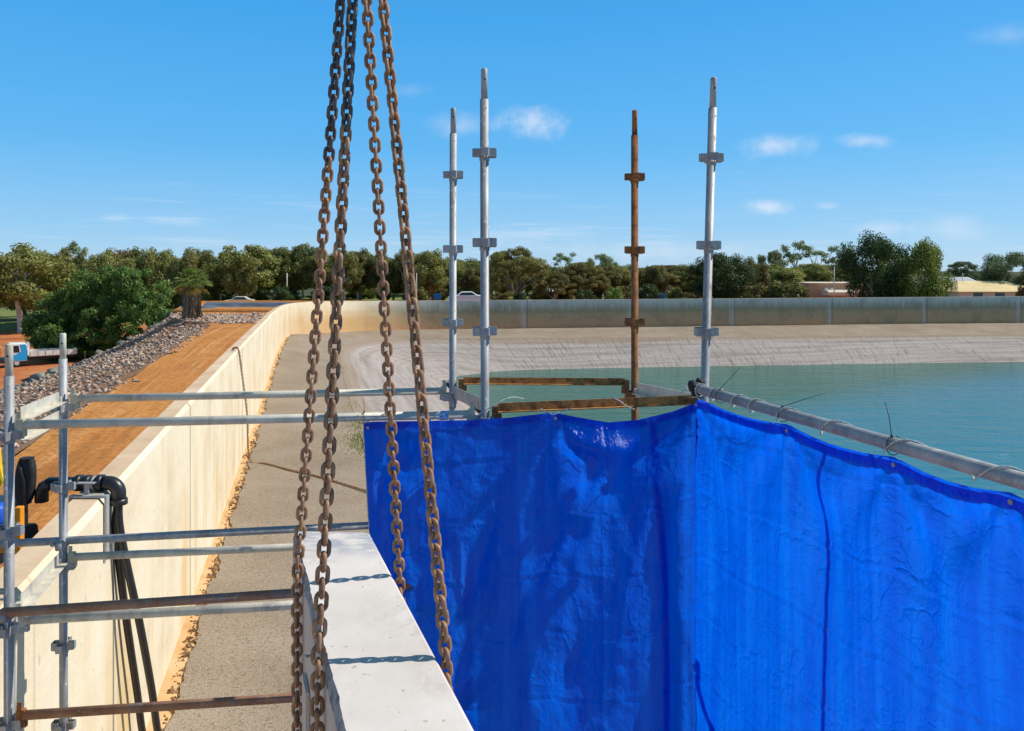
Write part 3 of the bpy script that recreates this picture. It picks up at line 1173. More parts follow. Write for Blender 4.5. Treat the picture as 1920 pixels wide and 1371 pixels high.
GUMS = 'gum trees beyond the embankment'
BELT = 'trees beyond the far wall'
TREE_LIST = [
    # name, label, kind, seed, px, width, ytop, Y, leaf, bark, group
    ('gum_tree', 'big gum tree with bare white trunk at the far left beside the red dirt', 'open', 22, 40, 190, 450, 112, 'leaf_gum', 'bark_white', GUMS),
    ('gum_tree', 'gum tree crown rising just left above the round pepper tree', 'gum', 2, 120, 110, 462, 126, 'leaf_gum', 'bark', GUMS),
    ('gum_tree', 'thin pale gum top poking above the tree line over the pepper tree', 'thin', 3, 142, 52, 444, 150, 'leaf_pale', 'bark_white', GUMS),
    ('gum_tree', 'gum tree with bronze foliage directly behind the pepper tree', 'gum', 4, 232, 105, 456, 132, 'leaf_brown', 'bark', GUMS),
    ('gum_tree', 'olive gum tree between the bronze gum and the palm', 'gum', 5, 300, 90, 459, 128, 'leaf_gum', 'bark', GUMS),
    ('gum_tree', 'dense gum tree right behind the palm crown', 'gum', 6, 372, 100, 457, 120, 'leaf_gum', 'bark', GUMS),
    ('gum_tree', 'broad gum tree with pale forking limbs behind the dark pond', 'open', 15, 462, 130, 456, 118, 'leaf_gum', 'bark_white', GUMS),
    ('gum_tree', 'dark gum tree with tufted top left of the leftmost chain', 'open', 8, 556, 92, 453, 124, 'leaf_gum_dark', 'bark', GUMS),
    ('gum_tree', 'gum tree seen behind the two left chains', 'gum', 9, 612, 100, 466, 122, 'leaf_gum', 'bark', GUMS),
    ('gum_tree', 'gum tree standing between the left and right pairs of chains', 'gum', 2, 676, 92, 463, 120, 'leaf_gum_dark', 'bark', GUMS),
    ('gum_tree', 'low gum tree seen between the two right chains', 'gum', 4, 738, 76, 480, 118, 'leaf_gum_dark', 'bark', GUMS),
    ('gum_tree', 'full gum tree just right of the rightmost chain', 'gum', 1, 806, 104, 461, 110, 'leaf_gum', 'bark', BELT),
    ('tree', 'small dark tree between the two grey mid posts', 'gum', 5, 882, 84, 490, 118, 'leaf_gum_dark', 'bark', BELT),
    ('umbrella_tree', 'large round bronze gum rising right of the tallest middle post', 'umbrella', 11, 966, 118, 460, 104, 'leaf_olive', 'bark', BELT),
    ('umbrella_tree', 'small flat topped tree touching the large round bronze gum', 'umbrella', 12, 1040, 74, 508, 106, 'leaf_olive', 'bark', BELT),
    ('gum_tree', 'thin pale sapling standing above the flat topped tree', 'thin', 13, 1056, 43, 474, 140, 'leaf_pale', 'bark_white', BELT),
    ('umbrella_tree', 'wide olive tree in front of the white building', 'umbrella', 14, 1092, 100, 490, 112, 'leaf_olive', 'bark', BELT),
    ('gum_tree', 'pale green gum top standing above the wide olive tree', 'open', 15, 1130, 66, 474, 138, 'leaf_pale', 'bark_white', BELT),
    ('tree', 'mid green rounded tree left of the rusty post', 'gum', 6, 1160, 74, 500, 116, 'leaf_gum', 'bark', BELT),
    ('umbrella_tree', 'bronze flat crowned tree right behind the rusty post', 'umbrella', 11, 1222, 96, 496, 118, 'leaf_olive', 'bark', BELT),
    ('shrub', 'dark green leafy shrub above the wall right of the rusty post', 'shrub', 16, 1218, 66, 524, 96, 'leaf_dark', 'bark', BELT),
    ('shrub', 'small bright green shrub above the wall left of the rusty post', 'shrub', 17, 1150, 36, 530, 96, 'leaf_lush', 'bark', BELT),
    ('umbrella_tree', 'olive tree beside the red roofed house', 'umbrella', 12, 1276, 88, 498, 122, 'leaf_olive', 'bark', BELT),
    ('pepper_tree', 'dark green weeping tree behind the right leaning post', 'pepper', 18, 1352, 128, 466, 100, 'leaf_dark', 'bark', BELT),
    ('gum_tree', 'bronze tree right of the dark weeping tree', 'gum', 7, 1412, 76, 482, 112, 'leaf_olive', 'bark', BELT),
    ('gum_tree', 'pale loose gum top over the bronze shrubs', 'open', 8, 1444, 52, 466, 150, 'leaf_pale', 'bark_white', BELT),
    ('gum_tree', 'tall thin gum with airy crown, highest left of the big dark tree', 'thin', 3, 1490, 50, 444, 140, 'leaf_pale', 'bark_white', BELT),
    ('gum_tree', 'airy pale gum beside the big dark tree', 'thin', 13, 1532, 57, 462, 136, 'leaf_pale', 'bark_white', BELT),
    ('gum_tree', 'yellow green gum standing left of the lamp pole by the big dark tree', 'open', 15, 1524, 90, 492, 122, 'leaf_gum', 'bark', BELT),
    ('gum_tree', 'slim gum half hidden at the left edge of the big dark tree', 'thin', 3, 1564, 39, 477, 138, 'leaf_pale', 'bark_white', BELT),
    ('gum_tree', 'green gum filling the gap over the bronze shrubs', 'gum', 9, 1474, 88, 497, 118, 'leaf_gum', 'bark', BELT),
    ('shrub', 'bronze brown shrub on the right behind the wall, left of the tan building', 'shrub', 19, 1478, 92, 510, 94, 'leaf_olive', 'bark', BELT),
    ('shrub', 'brown shrub at the foot of the dark weeping tree', 'shrub', 17, 1420, 60, 522, 94, 'leaf_olive', 'bark', BELT),
    ('pepper_tree', 'big dark tree in shade, left one of the tall pair on the right', 'pepper', 20, 1644, 132, 423, 92, 'leaf_dark', 'bark', BELT),
    ('pepper_tree', 'big lush green tree, right one of the tall pair on the right', 'pepper', 21, 1722, 128, 434, 90, 'leaf_lush', 'bark', BELT),
    ('shrub', 'low green shrub at the right foot of the big lush tree', 'shrub', 16, 1766, 44, 530, 88, 'leaf_lush', 'bark', BELT),
    ('umbrella_tree', 'distant grey tree between the big lush tree and the yellow roof', 'umbrella', 14, 1806, 62, 489, 170, 'leaf_grey', 'bark', BELT),
    ('pepper_tree', 'rounded grey green tree at the right edge behind the yellow roof', 'pepper', 18, 1896, 116, 466, 120, 'leaf_grey', 'bark', BELT),
    ('shrub', 'small bushy tree over the right end of the yellow roof', 'shrub', 19, 1926, 40, 520, 98, 'leaf_olive', 'bark', BELT),
]
for (nm, lb, kd, sdd, px, wd, yt, Y, lf, bk, gp) in TREE_LIST:
    tree(nm, lb, {'gum_tree': 'gum tree', 'tree': 'tree', 'umbrella_tree': 'tree', 'pepper_tree': 'tree', 'shrub': 'shrub'}[nm], kd, sdd, px, wd, yt, Y, lf, bk, gp)
# upright pale trunked gums filling the tree line
for k, px in enumerate(range(70, 800, 38)):
    tree('gum_tree', 'slender upright gum tree in the row behind the embankment', 'gum tree', ('open', 'gum', 'open')[k % 3], (8, 9, 22)[k % 3], px + rnd.uniform(-9, 9), rnd.uniform(58, 84),
         462 + 11 * nz(px * .21, 7) + rnd.uniform(-4, 6), rnd.uniform(112, 132), ('leaf_gum', 'leaf_gum_dark', 'leaf_gum')[(k * 2) % 3], 'bark_white', 'slender gums of the tree line')
for k, px in enumerate(range(840, 1560, 56)):
    tree('belt_tree', 'rounded olive tree in the row behind the far wall', 'tree', 'gum', (1, 4, 6)[k % 3], px + rnd.uniform(-12, 12), rnd.uniform(60, 88),
         494 + 9 * nz(px * .21, 3), rnd.uniform(112, 128), ('leaf_gum', 'leaf_olive', 'leaf_gum_dark')[k % 3], 'bark', 'rounded trees behind the far wall')
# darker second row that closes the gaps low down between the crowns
k = 0
for px in range(-60, 1560, 52):
    Y = 142 + 14 * nz(px * .3, 1)
    yt = 480 + 12 * nz(px * .17, 4)
    if 1000 < px:
        yt += 14
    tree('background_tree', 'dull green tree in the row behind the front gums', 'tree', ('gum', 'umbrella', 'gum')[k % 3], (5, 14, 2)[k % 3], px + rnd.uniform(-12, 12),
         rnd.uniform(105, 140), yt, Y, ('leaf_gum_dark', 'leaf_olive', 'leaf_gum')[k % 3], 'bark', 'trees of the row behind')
    k += 1
# undergrowth under the gums
for i, px in enumerate(range(250, 780, 34)):
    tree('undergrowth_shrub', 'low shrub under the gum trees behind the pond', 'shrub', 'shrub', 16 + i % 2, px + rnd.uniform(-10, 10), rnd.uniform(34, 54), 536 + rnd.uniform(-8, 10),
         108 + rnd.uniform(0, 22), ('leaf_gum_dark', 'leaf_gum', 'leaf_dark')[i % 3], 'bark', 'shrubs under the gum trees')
for i, px in enumerate(range(780, 1560, 40)):
    tree('undergrowth_shrub', 'low shrub showing just above the far wall', 'shrub', 'shrub', 17 + 2 * (i % 2), px + rnd.uniform(-12, 12), rnd.uniform(40, 62), 534 + rnd.uniform(-8, 12),
         100 + rnd.uniform(0, 14), ('leaf_gum_dark', 'leaf_olive', 'leaf_dark')[i % 3], 'bark', 'shrubs behind the far wall')


def pepper_bush():
    Y = 80
    x0 = (200 - 960) / F * Y
    zb = .6
    root = thing('pepper_tree', (x0, Y, zb), 'large rounded lush green pepper tree reaching the ground beside the stone slope', 'tree')
    rng = np.random.default_rng(77)
    C, Rr, N = [], [], []
    # lobes from the photo: px, py, radius px
    lobes = [(270, 545, 44), (230, 540, 42), (200, 565, 44), (160, 560, 40), (120, 590, 44), (290, 580, 40), (170, 610, 50), (225, 600, 50), (120, 630, 44),
             (190, 630, 40), (265, 615, 46), (305, 600, 32), (230, 640, 36), (100, 610, 34), (175, 655, 34), (300, 625, 26), (255, 525, 26), (205, 528, 28), (170, 540, 34), (140, 562, 34), (105, 578, 32), (105, 660, 34), (140, 676, 34), (185, 676, 34), (225, 658, 30), (85, 610, 26), (240, 580, 40), (140, 625, 40), (150, 650, 36), (165, 590, 38), (130, 610, 36), (110, 640, 30), (205, 590, 40), (320, 612, 18), (135, 655, 36), (90, 640, 22)]
    for (lx, ly, lr) in lobes:
        c0 = np.array(P(lx, ly, Y)) - np.array((x0, Y, zb))
        rm = lr / F * Y
        dy = rng.uniform(-2.2, 2.2)
        for q in range(20):
            d = rng.normal(size=3); d /= np.linalg.norm(d)
            d[1] = -abs(d[1]) if q < 13 else d[1]
            c = c0 + d * rm * np.array((.80, 1.0, .80)) + np.array((0, dy, 0))
            c[2] = max(c[2], .4)
            r = rng.uniform(.35, .75)
            C.append(c); Rr.append(np.array((r, r, r * .9))); N.append(int(440 * r * r))
    V, Fc = leaf_cloud(rng, C, Rr, N, .125, .75, 2.0, .4)
    mesh('crown', V + np.array((x0, Y, zb)), Fc, 'leaf_pepper', root)
    tb = MB()
    for dx in (-1.5, .3, 1.8):
        tb.tube([(x0 + dx * .5, Y, zb - .2), (x0 + dx, Y + .3, zb + 2.2), (x0 + dx * 2.2, Y, zb + 5)], [.35, .25, .12], 8)
    tb.build('trunk', 'bark', root, True)


pepper_bush()
tree('shrub', 'small bright green shrub beside the white and blue truck', 'shrub', 'shrub', 17, 66, 34, 622, 92, 'leaf_lush', zb=.6)


def palm():
    Y = 52.5
    b = P(360, 612, Y)
    zb = 6.1
    x = b.x
    ztop = CZ - (512 - 503) / F * Y
    root = thing('palm_tree', (x, Y, zb), 'squat palm with a shaggy skirt of dead brown fronds beside the dark pond', 'palm tree')
    ztop -= .55
    H = ztop - zb
    tb = MB()
    tb.tube([(x, Y, zb - .3), (x, Y, zb + H * .5), (x, Y, ztop - .15)], [.32, .28, .24], 12)
    tb.build('trunk', 'bark', root, True)
    rr = random.Random(3)
    V, Fc = [], []

    def strip(p0, p1, p2, wd, n=5):
        """a narrow leaf blade bent over p0-p1-p2"""
        base = len(V)
        for i in range(n + 1):
            t = i / n
            p = p0 * (1 - t) ** 2 + p1 * 2 * t * (1 - t) + p2 * t * t
            d = (p2 - p0).normalized()
            s = d.cross(Vector((rr.uniform(-.2, .2), rr.uniform(-1, 1), .3))).normalized() * wd * (1 - .75 * t) * .5
            V.append(tuple(p + s)); V.append(tuple(p - s))
        for i in range(n):
            Fc.append((base + 2 * i, base + 2 * i + 1, base + 2 * i + 3, base + 2 * i + 2))
    for k in range(620):
        a = rr.uniform(0, 6.283)
        z = zb + H * rr.uniform(.22, .92)
        r0 = .29
        r1 = rr.uniform(.34, .72) * (1.0 - .25 * abs((z - zb) / H - .55)) * (1 + .25 * nz(a * 1.5, z * 1.3))
        p0 = Vector((x + r0 * math.cos(a), Y + r0 * math.sin(a), z))
        l = rr.uniform(.5, 1.5)
        p1 = Vector((x + r1 * math.cos(a), Y + r1 * math.sin(a), z - l * .2))
        p2 = Vector((x + r1 * .92 * math.cos(a + rr.uniform(-.2, .2)), Y + r1 * .92 * math.sin(a), max(zb - .2, z - l)))
        strip(p0, p1, p2, rr.uniform(.06, .16))
    mesh('dead_frond_skirt', V, list(Fc), 'frond_dead', root)
    for nm, mt, cnt, el0, el1, ln in (('fronds', 'frond', 46, -.1, 1.45, 1.0), ('yellow_fronds', 'frond_yellow', 9, -.6, .0, 1.0)):
        V, Fc = [], []
        for k in range(cnt):
            a = rr.uniform(0, 6.283)
            el = rr.uniform(el0, el1)
            d = Vector((math.cos(a) * math.cos(el), math.sin(a) * math.cos(el), math.sin(el)))
            p0 = Vector((x, Y, ztop - .2)) + d * .2
            hub = p0 + d * ln * .5
            strip(p0, (p0 + hub) / 2, hub, .06)
            side = d.cross(Vector((0, 0, 1))).normalized()
            up = side.cross(d)
            for j in range(13):
                th = (j - 6) / 6 * 1.15
                dd = (d * math.cos(th) + side * math.sin(th)).normalized()
                l = ln * .72 * (1 - .25 * abs(j - 6) / 6)
                strip(hub, hub + dd * l * .6 + up * .05, hub + dd * l - Vector((0, 0, l * .32)), .075, 4)
        mesh(nm, V, list(Fc), mt, root)


palm()

# grass tufts at the bench edge
def grass():
    V, Fc = [], []
    rr = random.Random(9)

    def tuft(px, py, n, spread, hmax):
        c = PH(px, py, 5.1)
        for _ in range(n):
            x = c.x + rr.gauss(0, spread * .35)
            y = c.y + rr.gauss(0, spread)
            i = int(np.argmin(np.abs(ER[:150, 1] - y)))
            z = ER[i, 2] - .02
            a = rr.uniform(0, 6.28)
            h = rr.uniform(.4, 1) * hmax
            dx, dy = math.cos(a) * h * .5, math.sin(a) * h * .5
            wd = .012
            b = len(V)
            V.extend([(x - wd, y, z), (x + wd, y, z), (x + dx * .5 + wd * .6, y + dy * .5, z + h * .7), (x + dx * .5 - wd * .6, y + dy * .5, z + h * .7), (x + dx, y + dy, z + h)])
            Fc.append((b, b + 1, b + 2, b + 3)); Fc.append((b + 3, b + 2, b + 4))
    for (px, py, n, s, h) in ((655, 805, 300, .8, .10), (668, 830, 420, .9, .12), (676, 850, 220, .8, .10), (640, 772, 150, .6, .08), (682, 880, 60, .8, .06),
                              (621, 705, 90, .8, .12), (660, 860, 60, .8, .05)):
        tuft(px, py, n, s, h)
    tag(mesh('grass', V, Fc, 'grass'), kind='stuff')


grass()

# ------------------------------------------------------------------ buildings and far things
M['roof_yellow'] = nmat('yellow_roof_sheet', [(.3, (.62, .46, .20)), (.7, (.76, .60, .30))], .5, .6, .2, .02)
M['roof_red'] = nmat('red_roof_tiles', [(.3, (.42, .13, .07)), (.7, (.56, .22, .13))], .8, .7, .2, .02)
M['roof_grey'] = nmat('grey_roof_sheet', [(.3, (.34, .36, .38)), (.7, (.52, .54, .55))], .8, .5, .1, .02)
M['tan_wall'] = nmat('tan_render', [(.3, (.50, .29, .16)), (.7, (.60, .38, .23))], .8, .8, .1, .02)
M['cream_wall'] = nmat('cream_render', [(.3, (.62, .54, .42)), (.7, (.72, .65, .53))], .8, .8, .1, .02)


def house(name, label, px0, px1, yr, ye, Y, roof, wallm, hip=True, zb=None, depth=9, windows=3):
    x0, x1 = (px0 - 960) / F * Y, (px1 - 960) / F * Y
    zr, ze = CZ - (yr - 503) / F * Y, CZ - (ye - 503) / F * Y
    zb = 4.9 if zb is None else zb
    root = thing(name, ((x0 + x1) / 2, Y, zb), label, 'house' if 'house' in name else 'building')
    b = MB()
    b.box(((x0 + x1) / 2, Y + depth / 2 + .5, (zb + ze) / 2 - .02), (x1 - x0 - 1.0, depth, ze - zb))
    b.build('wall', wallm, root)
    r = MB()
    ym = Y + depth / 2 + .5
    hx = (x1 - x0) * (.22 if hip else .0)
    th = .12
    V = [(x0, Y, ze), (x1, Y, ze), (x1, Y + depth + 1, ze), (x0, Y + depth + 1, ze), (x0 + hx, ym, zr), (x1 - hx, ym, zr)]
    V += [(x, y, z - th) for x, y, z in V]
    r.add(V, [(0, 1, 5, 4), (1, 2, 5), (2, 3, 4, 5), (3, 0, 4), (6, 10, 11, 7), (7, 11, 8), (8, 11, 10, 9), (9, 10, 6), (0, 6, 7, 1), (1, 7, 8, 2), (2, 8, 9, 3), (3, 9, 6, 0)])
    r.build('roof', roof, root)
    for k in range(windows):
        xx = x0 + (x1 - x0) * (k + 1) / (windows + 1)
        wn = MB().box((xx, Y + .47, (zb + ze) / 2 + .2), (1.3, .1, 1.1)).build('window', 'glass', root)
    return root


house('house', 'house with broad yellow roof at the right edge beyond the wall', 1797, 1960, 528, 547, 112, 'roof_yellow', 'cream_wall', True)
house('house', 'pale gable roofed house left of the broad yellow roof', 1772, 1808, 533, 552, 118, 'roof_yellow', 'cream_wall', True, windows=1)
house('building', 'long grey metal roofed building far behind the yellow roofs', 1778, 1842, 520, 532, 160, 'roof_grey', 'cream_wall', False, windows=2)
house('house', 'house with red tiled roof between the rusty and the leaning post', 1262, 1312, 520, 537, 128, 'roof_red', 'tan_wall', True, windows=2)
house('building', 'low white roofed building behind the olive trees left of the rusty post', 1020, 1080, 538, 546, 118, 'white', 'cream_wall', False, windows=3)
house('building', 'second white roofed building nearer to the rusty post', 1110, 1134, 540, 546, 120, 'white', 'cream_wall', False, windows=1)


def tan_building():
    Y = 110
    root = thing('building', (P(1555, 555, Y).x, Y, 4.9), 'tan flat walled building with cream awning left of the big dark tree', 'building')
    x0, x1 = P(1516, 0, Y).x, P(1625, 0, Y).x
    zt = P(0, 532, Y).z
    MB().box(((x0 + x1) / 2, Y + 4, (zt + 4.9) / 2), (x1 - x0, 8, zt - 4.9)).build('wall', 'tan_wall', root)
    MB().box(((x0 + x1) / 2, Y + 4, zt + .06), (x1 - x0 + .3, 8.3, .12)).build('parapet', 'cream_wall', root)
    a, b = P(1546, 549, Y - 2), P(1606, 549, Y - 2)
    pr = [(-1.2, -.35), (1.2, -.35), (1.35, .1), (.8, .38), (-.8, .38), (-1.35, .1)]
    MB().prism(pr, a, b).build('awning', 'cream_wall', root)
    for px in (1549, 1559):
        MB().box(P(px, 542, Y - .2), (.5, .4, .35)).build('air_conditioner', 'dirty_white', root)


tan_building()


def pole(name, label, px, y0, y1, Y, r=.09, lamp=True):
    a, b = P(px, y1, Y), P(px, y0, Y)
    root = thing(name, (a.x, a.y, plain_z(a.x, a.y)), label, 'pole')
    MB().tube([(a.x, a.y, plain_z(a.x, a.y) - .2), (b.x, b.y, b.z)], [r * 1.2, r * .8], 8).build('shaft', 'galv_pale', root, True)
    if lamp:
        MB().tube([(b.x, b.y, b.z - .1), (b.x + .5, b.y, b.z + .25), (b.x + 1.0, b.y, b.z + .25)], .05, 6).build('lamp_arm', 'galv_pale', root, True)
        MB().box((b.x + 1.2, b.y, b.z + .22), (.5, .25, .12)).build('lamp_head', 'white', root, bevel=.03)


pole('utility_pole', 'bare grey pole among the gums left of the chains', 538, 512, 566, 116, lamp=False)
pole('utility_pole', 'slim pole between the rightmost chain and the thinner grey post', 781, 512, 556, 100, .06, lamp=False)
pole('street_lamp', 'tall lamp pole at the left side of the big dark tree', 1564, 500, 545, 104, .07)
pole('street_lamp', 'lamp pole rising behind the flat topped tree', 1033, 494, 550, 165, .08)
pole('utility_pole', 'thin pole in front of the distant grey roof', 1805, 512, 545, 140, .07, lamp=False)


def car(label, px, py, Y, mat, rotz):
    """small distant car with cabin, wheels and windows"""
    c = P(px, py, Y)
    zb = plain_z(c.x, Y)
    root = thing('parked_car', (c.x, Y, c.z), label, 'car')
    prof = [(-2.1, .30), (-2.1, .72), (-1.95, .84), (-1.0, .95), (-.45, 1.38), (.85, 1.40), (1.55, .98), (2.05, .90), (2.12, .55), (2.1, .30)]
    rot = Matrix.Rotation(rotz, 3, 'Z')
    n = len(prof)

    def side(s):
        return [rot @ Vector((x, s * (.85 if z < 1 else .66), z)) + c for x, z in prof]
    V = side(-1) + side(1)
    MB().add(V, [tuple(range(n)), tuple(range(2 * n - 1, n - 1, -1))] + [(k, n + k, n + (k + 1) % n, (k + 1) % n) for k in range(n)]).build('body', mat, root, bevel=.05)
    g = MB()
    for s in (-1, 1):
        q = [(-.80, .98), (-.40, 1.32), (.78, 1.33), (1.30, .99)]
        V = [rot @ Vector((x, s * (.862 if z < 1 else .70), z)) + c for x, z in q] + [rot @ Vector((x, s * (.80 if z < 1 else .64), z)) + c for x, z in q]
        g.add(V, [(0, 1, 2, 3), (0, 4, 5, 1), (1, 5, 6, 2), (2, 6, 7, 3), (3, 7, 4, 0)])
    g.build('side_windows', 'glass', root)
    for x in (-1.35, 1.3):
        for s in (-1, 1):
            MB().lathe(rot @ Vector((x, s * .72, .32)) + c, [(.20, -.1), (.32, -.1), (.32, .1), (.20, .1)], 14, rot @ Vector((0, 1, 0))).build('wheel', 'tyre', root)


car('white parked car just above the wall between the two grey mid posts', 872, 568, 96, 'white', .1)
car('silver car parked under the gum trees behind the pond', 448, 574, 112, 'galv_pale', .2)


def small_box(name, label, cat, px, py, Y, size, mat, legs=True):
    c = P(px, py, Y)
    root = thing(name, c, label, cat)
    MB().box(c, size).build('panel', mat, root, bevel=.03)
    zb = plain_z(c.x, Y)
    for s in (-1, 1):
        MB().tube([(c.x + s * size[0] * .35, Y + .08, zb), (c.x + s * size[0] * .35, Y + .08, c.z)], .03, 6).build('leg', 'galv', root)


small_box('sign_board', 'small blue sign board above the wall right of the rightmost chain', 'sign', 820, 556, 95, (.9, .06, .7), 'sign_blue')
small_box('sign_board', 'small blue board on the wall line between rusty and leaning posts', 'sign', 1240, 555, 95, (.9, .06, .6), 'sign_blue')


def fence():
    root = thing('wire_fence', (-78, 119, .7), 'low wire fence running behind the white trunked gum at far left', 'fence')
    xs = np.linspace(-110, -50, 21)
    for x in xs:
        MB().tube([(x, 121, .4), (x, 121, 2.2)], .05, 6).build('post', 'bark', root)
    for z in (1.0, 1.5, 2.0):
        MB().tube([(-110, 121, z), (-50, 121, z)], .012, 4).build('wire', 'galv', root)


fence()


def stake():
    b = P(159, 679, 76)
    root = thing('marker_stake', b, 'thin pale timber stake at the toe of the stone slope beside the pepper tree', 'stake')
    MB().bar(b + Vector((0, 0, -.2)), b + Vector((.03, 0, 1.05)), .06, .06, (0, 1, 0)).build('shaft', 'wood', root)
    MB().box(b + Vector((.03, 0, 1.02)), (.10, .08, .14)).build('painted_tip', 'yellow', root)


stake()


def truck():
    """light flatbed truck, cab to the left, drop sides along the tray"""
    ang = math.atan2(-2.3, -3.0)     # heading of the cab
    c = Vector((-45.3, 74.3, .72))
    rot = Matrix.Rotation(ang, 3, 'Z')     # local +x = forward

    def T_(x, y, z):
        return rot @ Vector((x, y, z)) + c
    root = thing('flatbed_truck', c, 'white and sky blue flatbed truck parked on the red dirt at left', 'truck')

    def lbox(b, x0, x1, y0, y1, z0, z1):
        b.box(T_((x0 + x1) / 2, (y0 + y1) / 2, (z0 + z1) / 2), (x1 - x0, y1 - y0, z1 - z0), rot)
        return b
    prof = [(1.15, .55), (1.15, 1.35), (1.22, 2.18), (2.55, 2.22), (2.78, 1.45), (2.85, .95), (2.85, .50)]
    n = len(prof)
    V = [T_(x, -.95, z) for x, z in prof] + [T_(x, .95, z) for x, z in prof]
    MB().add(V, [tuple(range(n - 1, -1, -1)), tuple(range(n, 2 * n))] + [(k, (k + 1) % n, n + (k + 1) % n, n + k) for k in range(n)]).build('cab', 'white', root, bevel=.06)
    for s in (-1, 1):
        q = [(1.16, .62), (1.16, 1.55), (1.28, 2.12), (1.75, 2.12), (1.62, 1.5), (2.1, 1.2), (2.62, 1.15), (2.70, .62)]
        V = [T_(x, s * .955, z) for x, z in q] + [T_(x, s * .975, z) for x, z in q]
        m = len(q)
        MB().add(V, [tuple(range(m)), tuple(range(2 * m - 1, m - 1, -1))] + [(k, (k + 1) % m, m + (k + 1) % m, m + k) for k in range(m)]).build('blue_side_panel', 'truck_blue', root)
        q = [(1.78, 1.42), (1.86, 2.02), (2.42, 2.04), (2.58, 1.42)]
        V = [T_(x, s * .957, z) for x, z in q] + [T_(x, s * .985, z) for x, z in q]
        MB().add(V, [(0, 1, 2, 3), (7, 6, 5, 4)] + [(k, (k + 1) % 4, 4 + (k + 1) % 4, 4 + k) for k in range(4)]).build('side_window', 'glass', root)
    ws = [T_(2.60, -.8, 2.10), T_(2.60, .8, 2.10), T_(2.82, .85, 1.45), T_(2.82, -.85, 1.45)]
    off = rot @ Vector((.03, 0, .01))
    MB().add([p + off for p in ws] + [p - off * 2 for p in ws], [(0, 1, 2, 3), (7, 6, 5, 4), (0, 4, 5, 1), (1, 5, 6, 2), (2, 6, 7, 3), (3, 7, 4, 0)]).build('windscreen', 'glass', root)
    lbox(MB(), -2.9, .95, -1.05, 1.05, .92, 1.04).build('tray_floor', 'dirty_white', root)
    for s in (-1, 1):
        b = lbox(MB(), -2.9, .95, s * 1.05 - .03, s * 1.05 + .03, .98, 1.44)
        for k in range(7):
            x = -2.85 + k * .62
            lbox(b, x, x + .05, s * 1.09 - .02, s * 1.09 + .02, .96, 1.46)
        b.build('drop_side', 'dirty_white', root)
    lbox(MB(), -2.96, -2.9, -1.05, 1.05, .98, 1.44).build('tailgate', 'dirty_white', root)
    hb = MB()
    for y in (-1.02, 0, 1.02):
        lbox(hb, .97, 1.03, y - .03, y + .03, .9, 2.2)
    lbox(hb, .97, 1.03, -1.05, 1.05, 2.14, 2.2)
    lbox(hb, .97, 1.03, -.99, .99, 1.5, 1.56)
    hb.build('headboard', 'white', root)
    lbox(lbox(MB(), -2.8, 2.5, -.45, -.33, .62, .84), -2.8, 2.5, .33, .45, .62, .84).build('chassis', 'black', root)
    lbox(MB(), -.5, .3, -1.0, -.6, .48, .85).build('tool_box', 'galv', root)
    for x in (-1.75, 2.0):
        for s in (-1, 1):
            wh = MB().lathe(T_(x, s * .80, .40), [(.22, -.13), (.40, -.13), (.42, 0), (.40, .13), (.22, .13)], 18, rot @ Vector((0, 1, 0))).build('wheel', 'tyre', root)
            MB().lathe(T_(x, s * .80, .40), [(.05, -.15), (.21, -.15), (.21, .15), (.05, .15)], 14, rot @ Vector((0, 1, 0))).build('rim', 'galv_pale', wh)
    for s in (-1, 1):
        lbox(MB(), 2.84, 2.88, s * .7 - .15, s * .7 + .15, .78, .95).build('headlight', 'white', root)
    lbox(MB(), -2.6, -2.2, -1.0, -.85, .4, .9).build('mudflap', 'rubber', root)


truck()


def dark_vehicle():
    """dark machine on the dirt, cut by the left edge"""
    c = PH(-12, 690, 9.28)
    root = thing('tow_trailer', c, 'dark trailer with pale rail at the left edge beside the truck cab', 'trailer')
    MB().box(c + Vector((0, 0, .75)), (2.4, 1.8, .25)).build('deck', 'black', root)
    fr = MB()
    for x in (-1.1, 0, 1.1):
        fr.bar(c + Vector((x, -.8, .8)), c + Vector((x, -.8, 2.0)), .06, .06, (0, 1, 0))
    fr.build('cage', 'black', root)
    MB().bar(c + Vector((-1.2, -.8, 2.03)), c + Vector((1.2, -.8, 2.03)), .08, .08).build('top_rail', 'white', root)
    for x in (-.6, .5):
        MB().lathe(c + Vector((x, -.85, .36)), [(.1, -.1), (.36, -.1), (.36, .1), (.1, .1)], 16, (0, 1, 0)).build('wheel', 'tyre', root)


dark_vehicle()

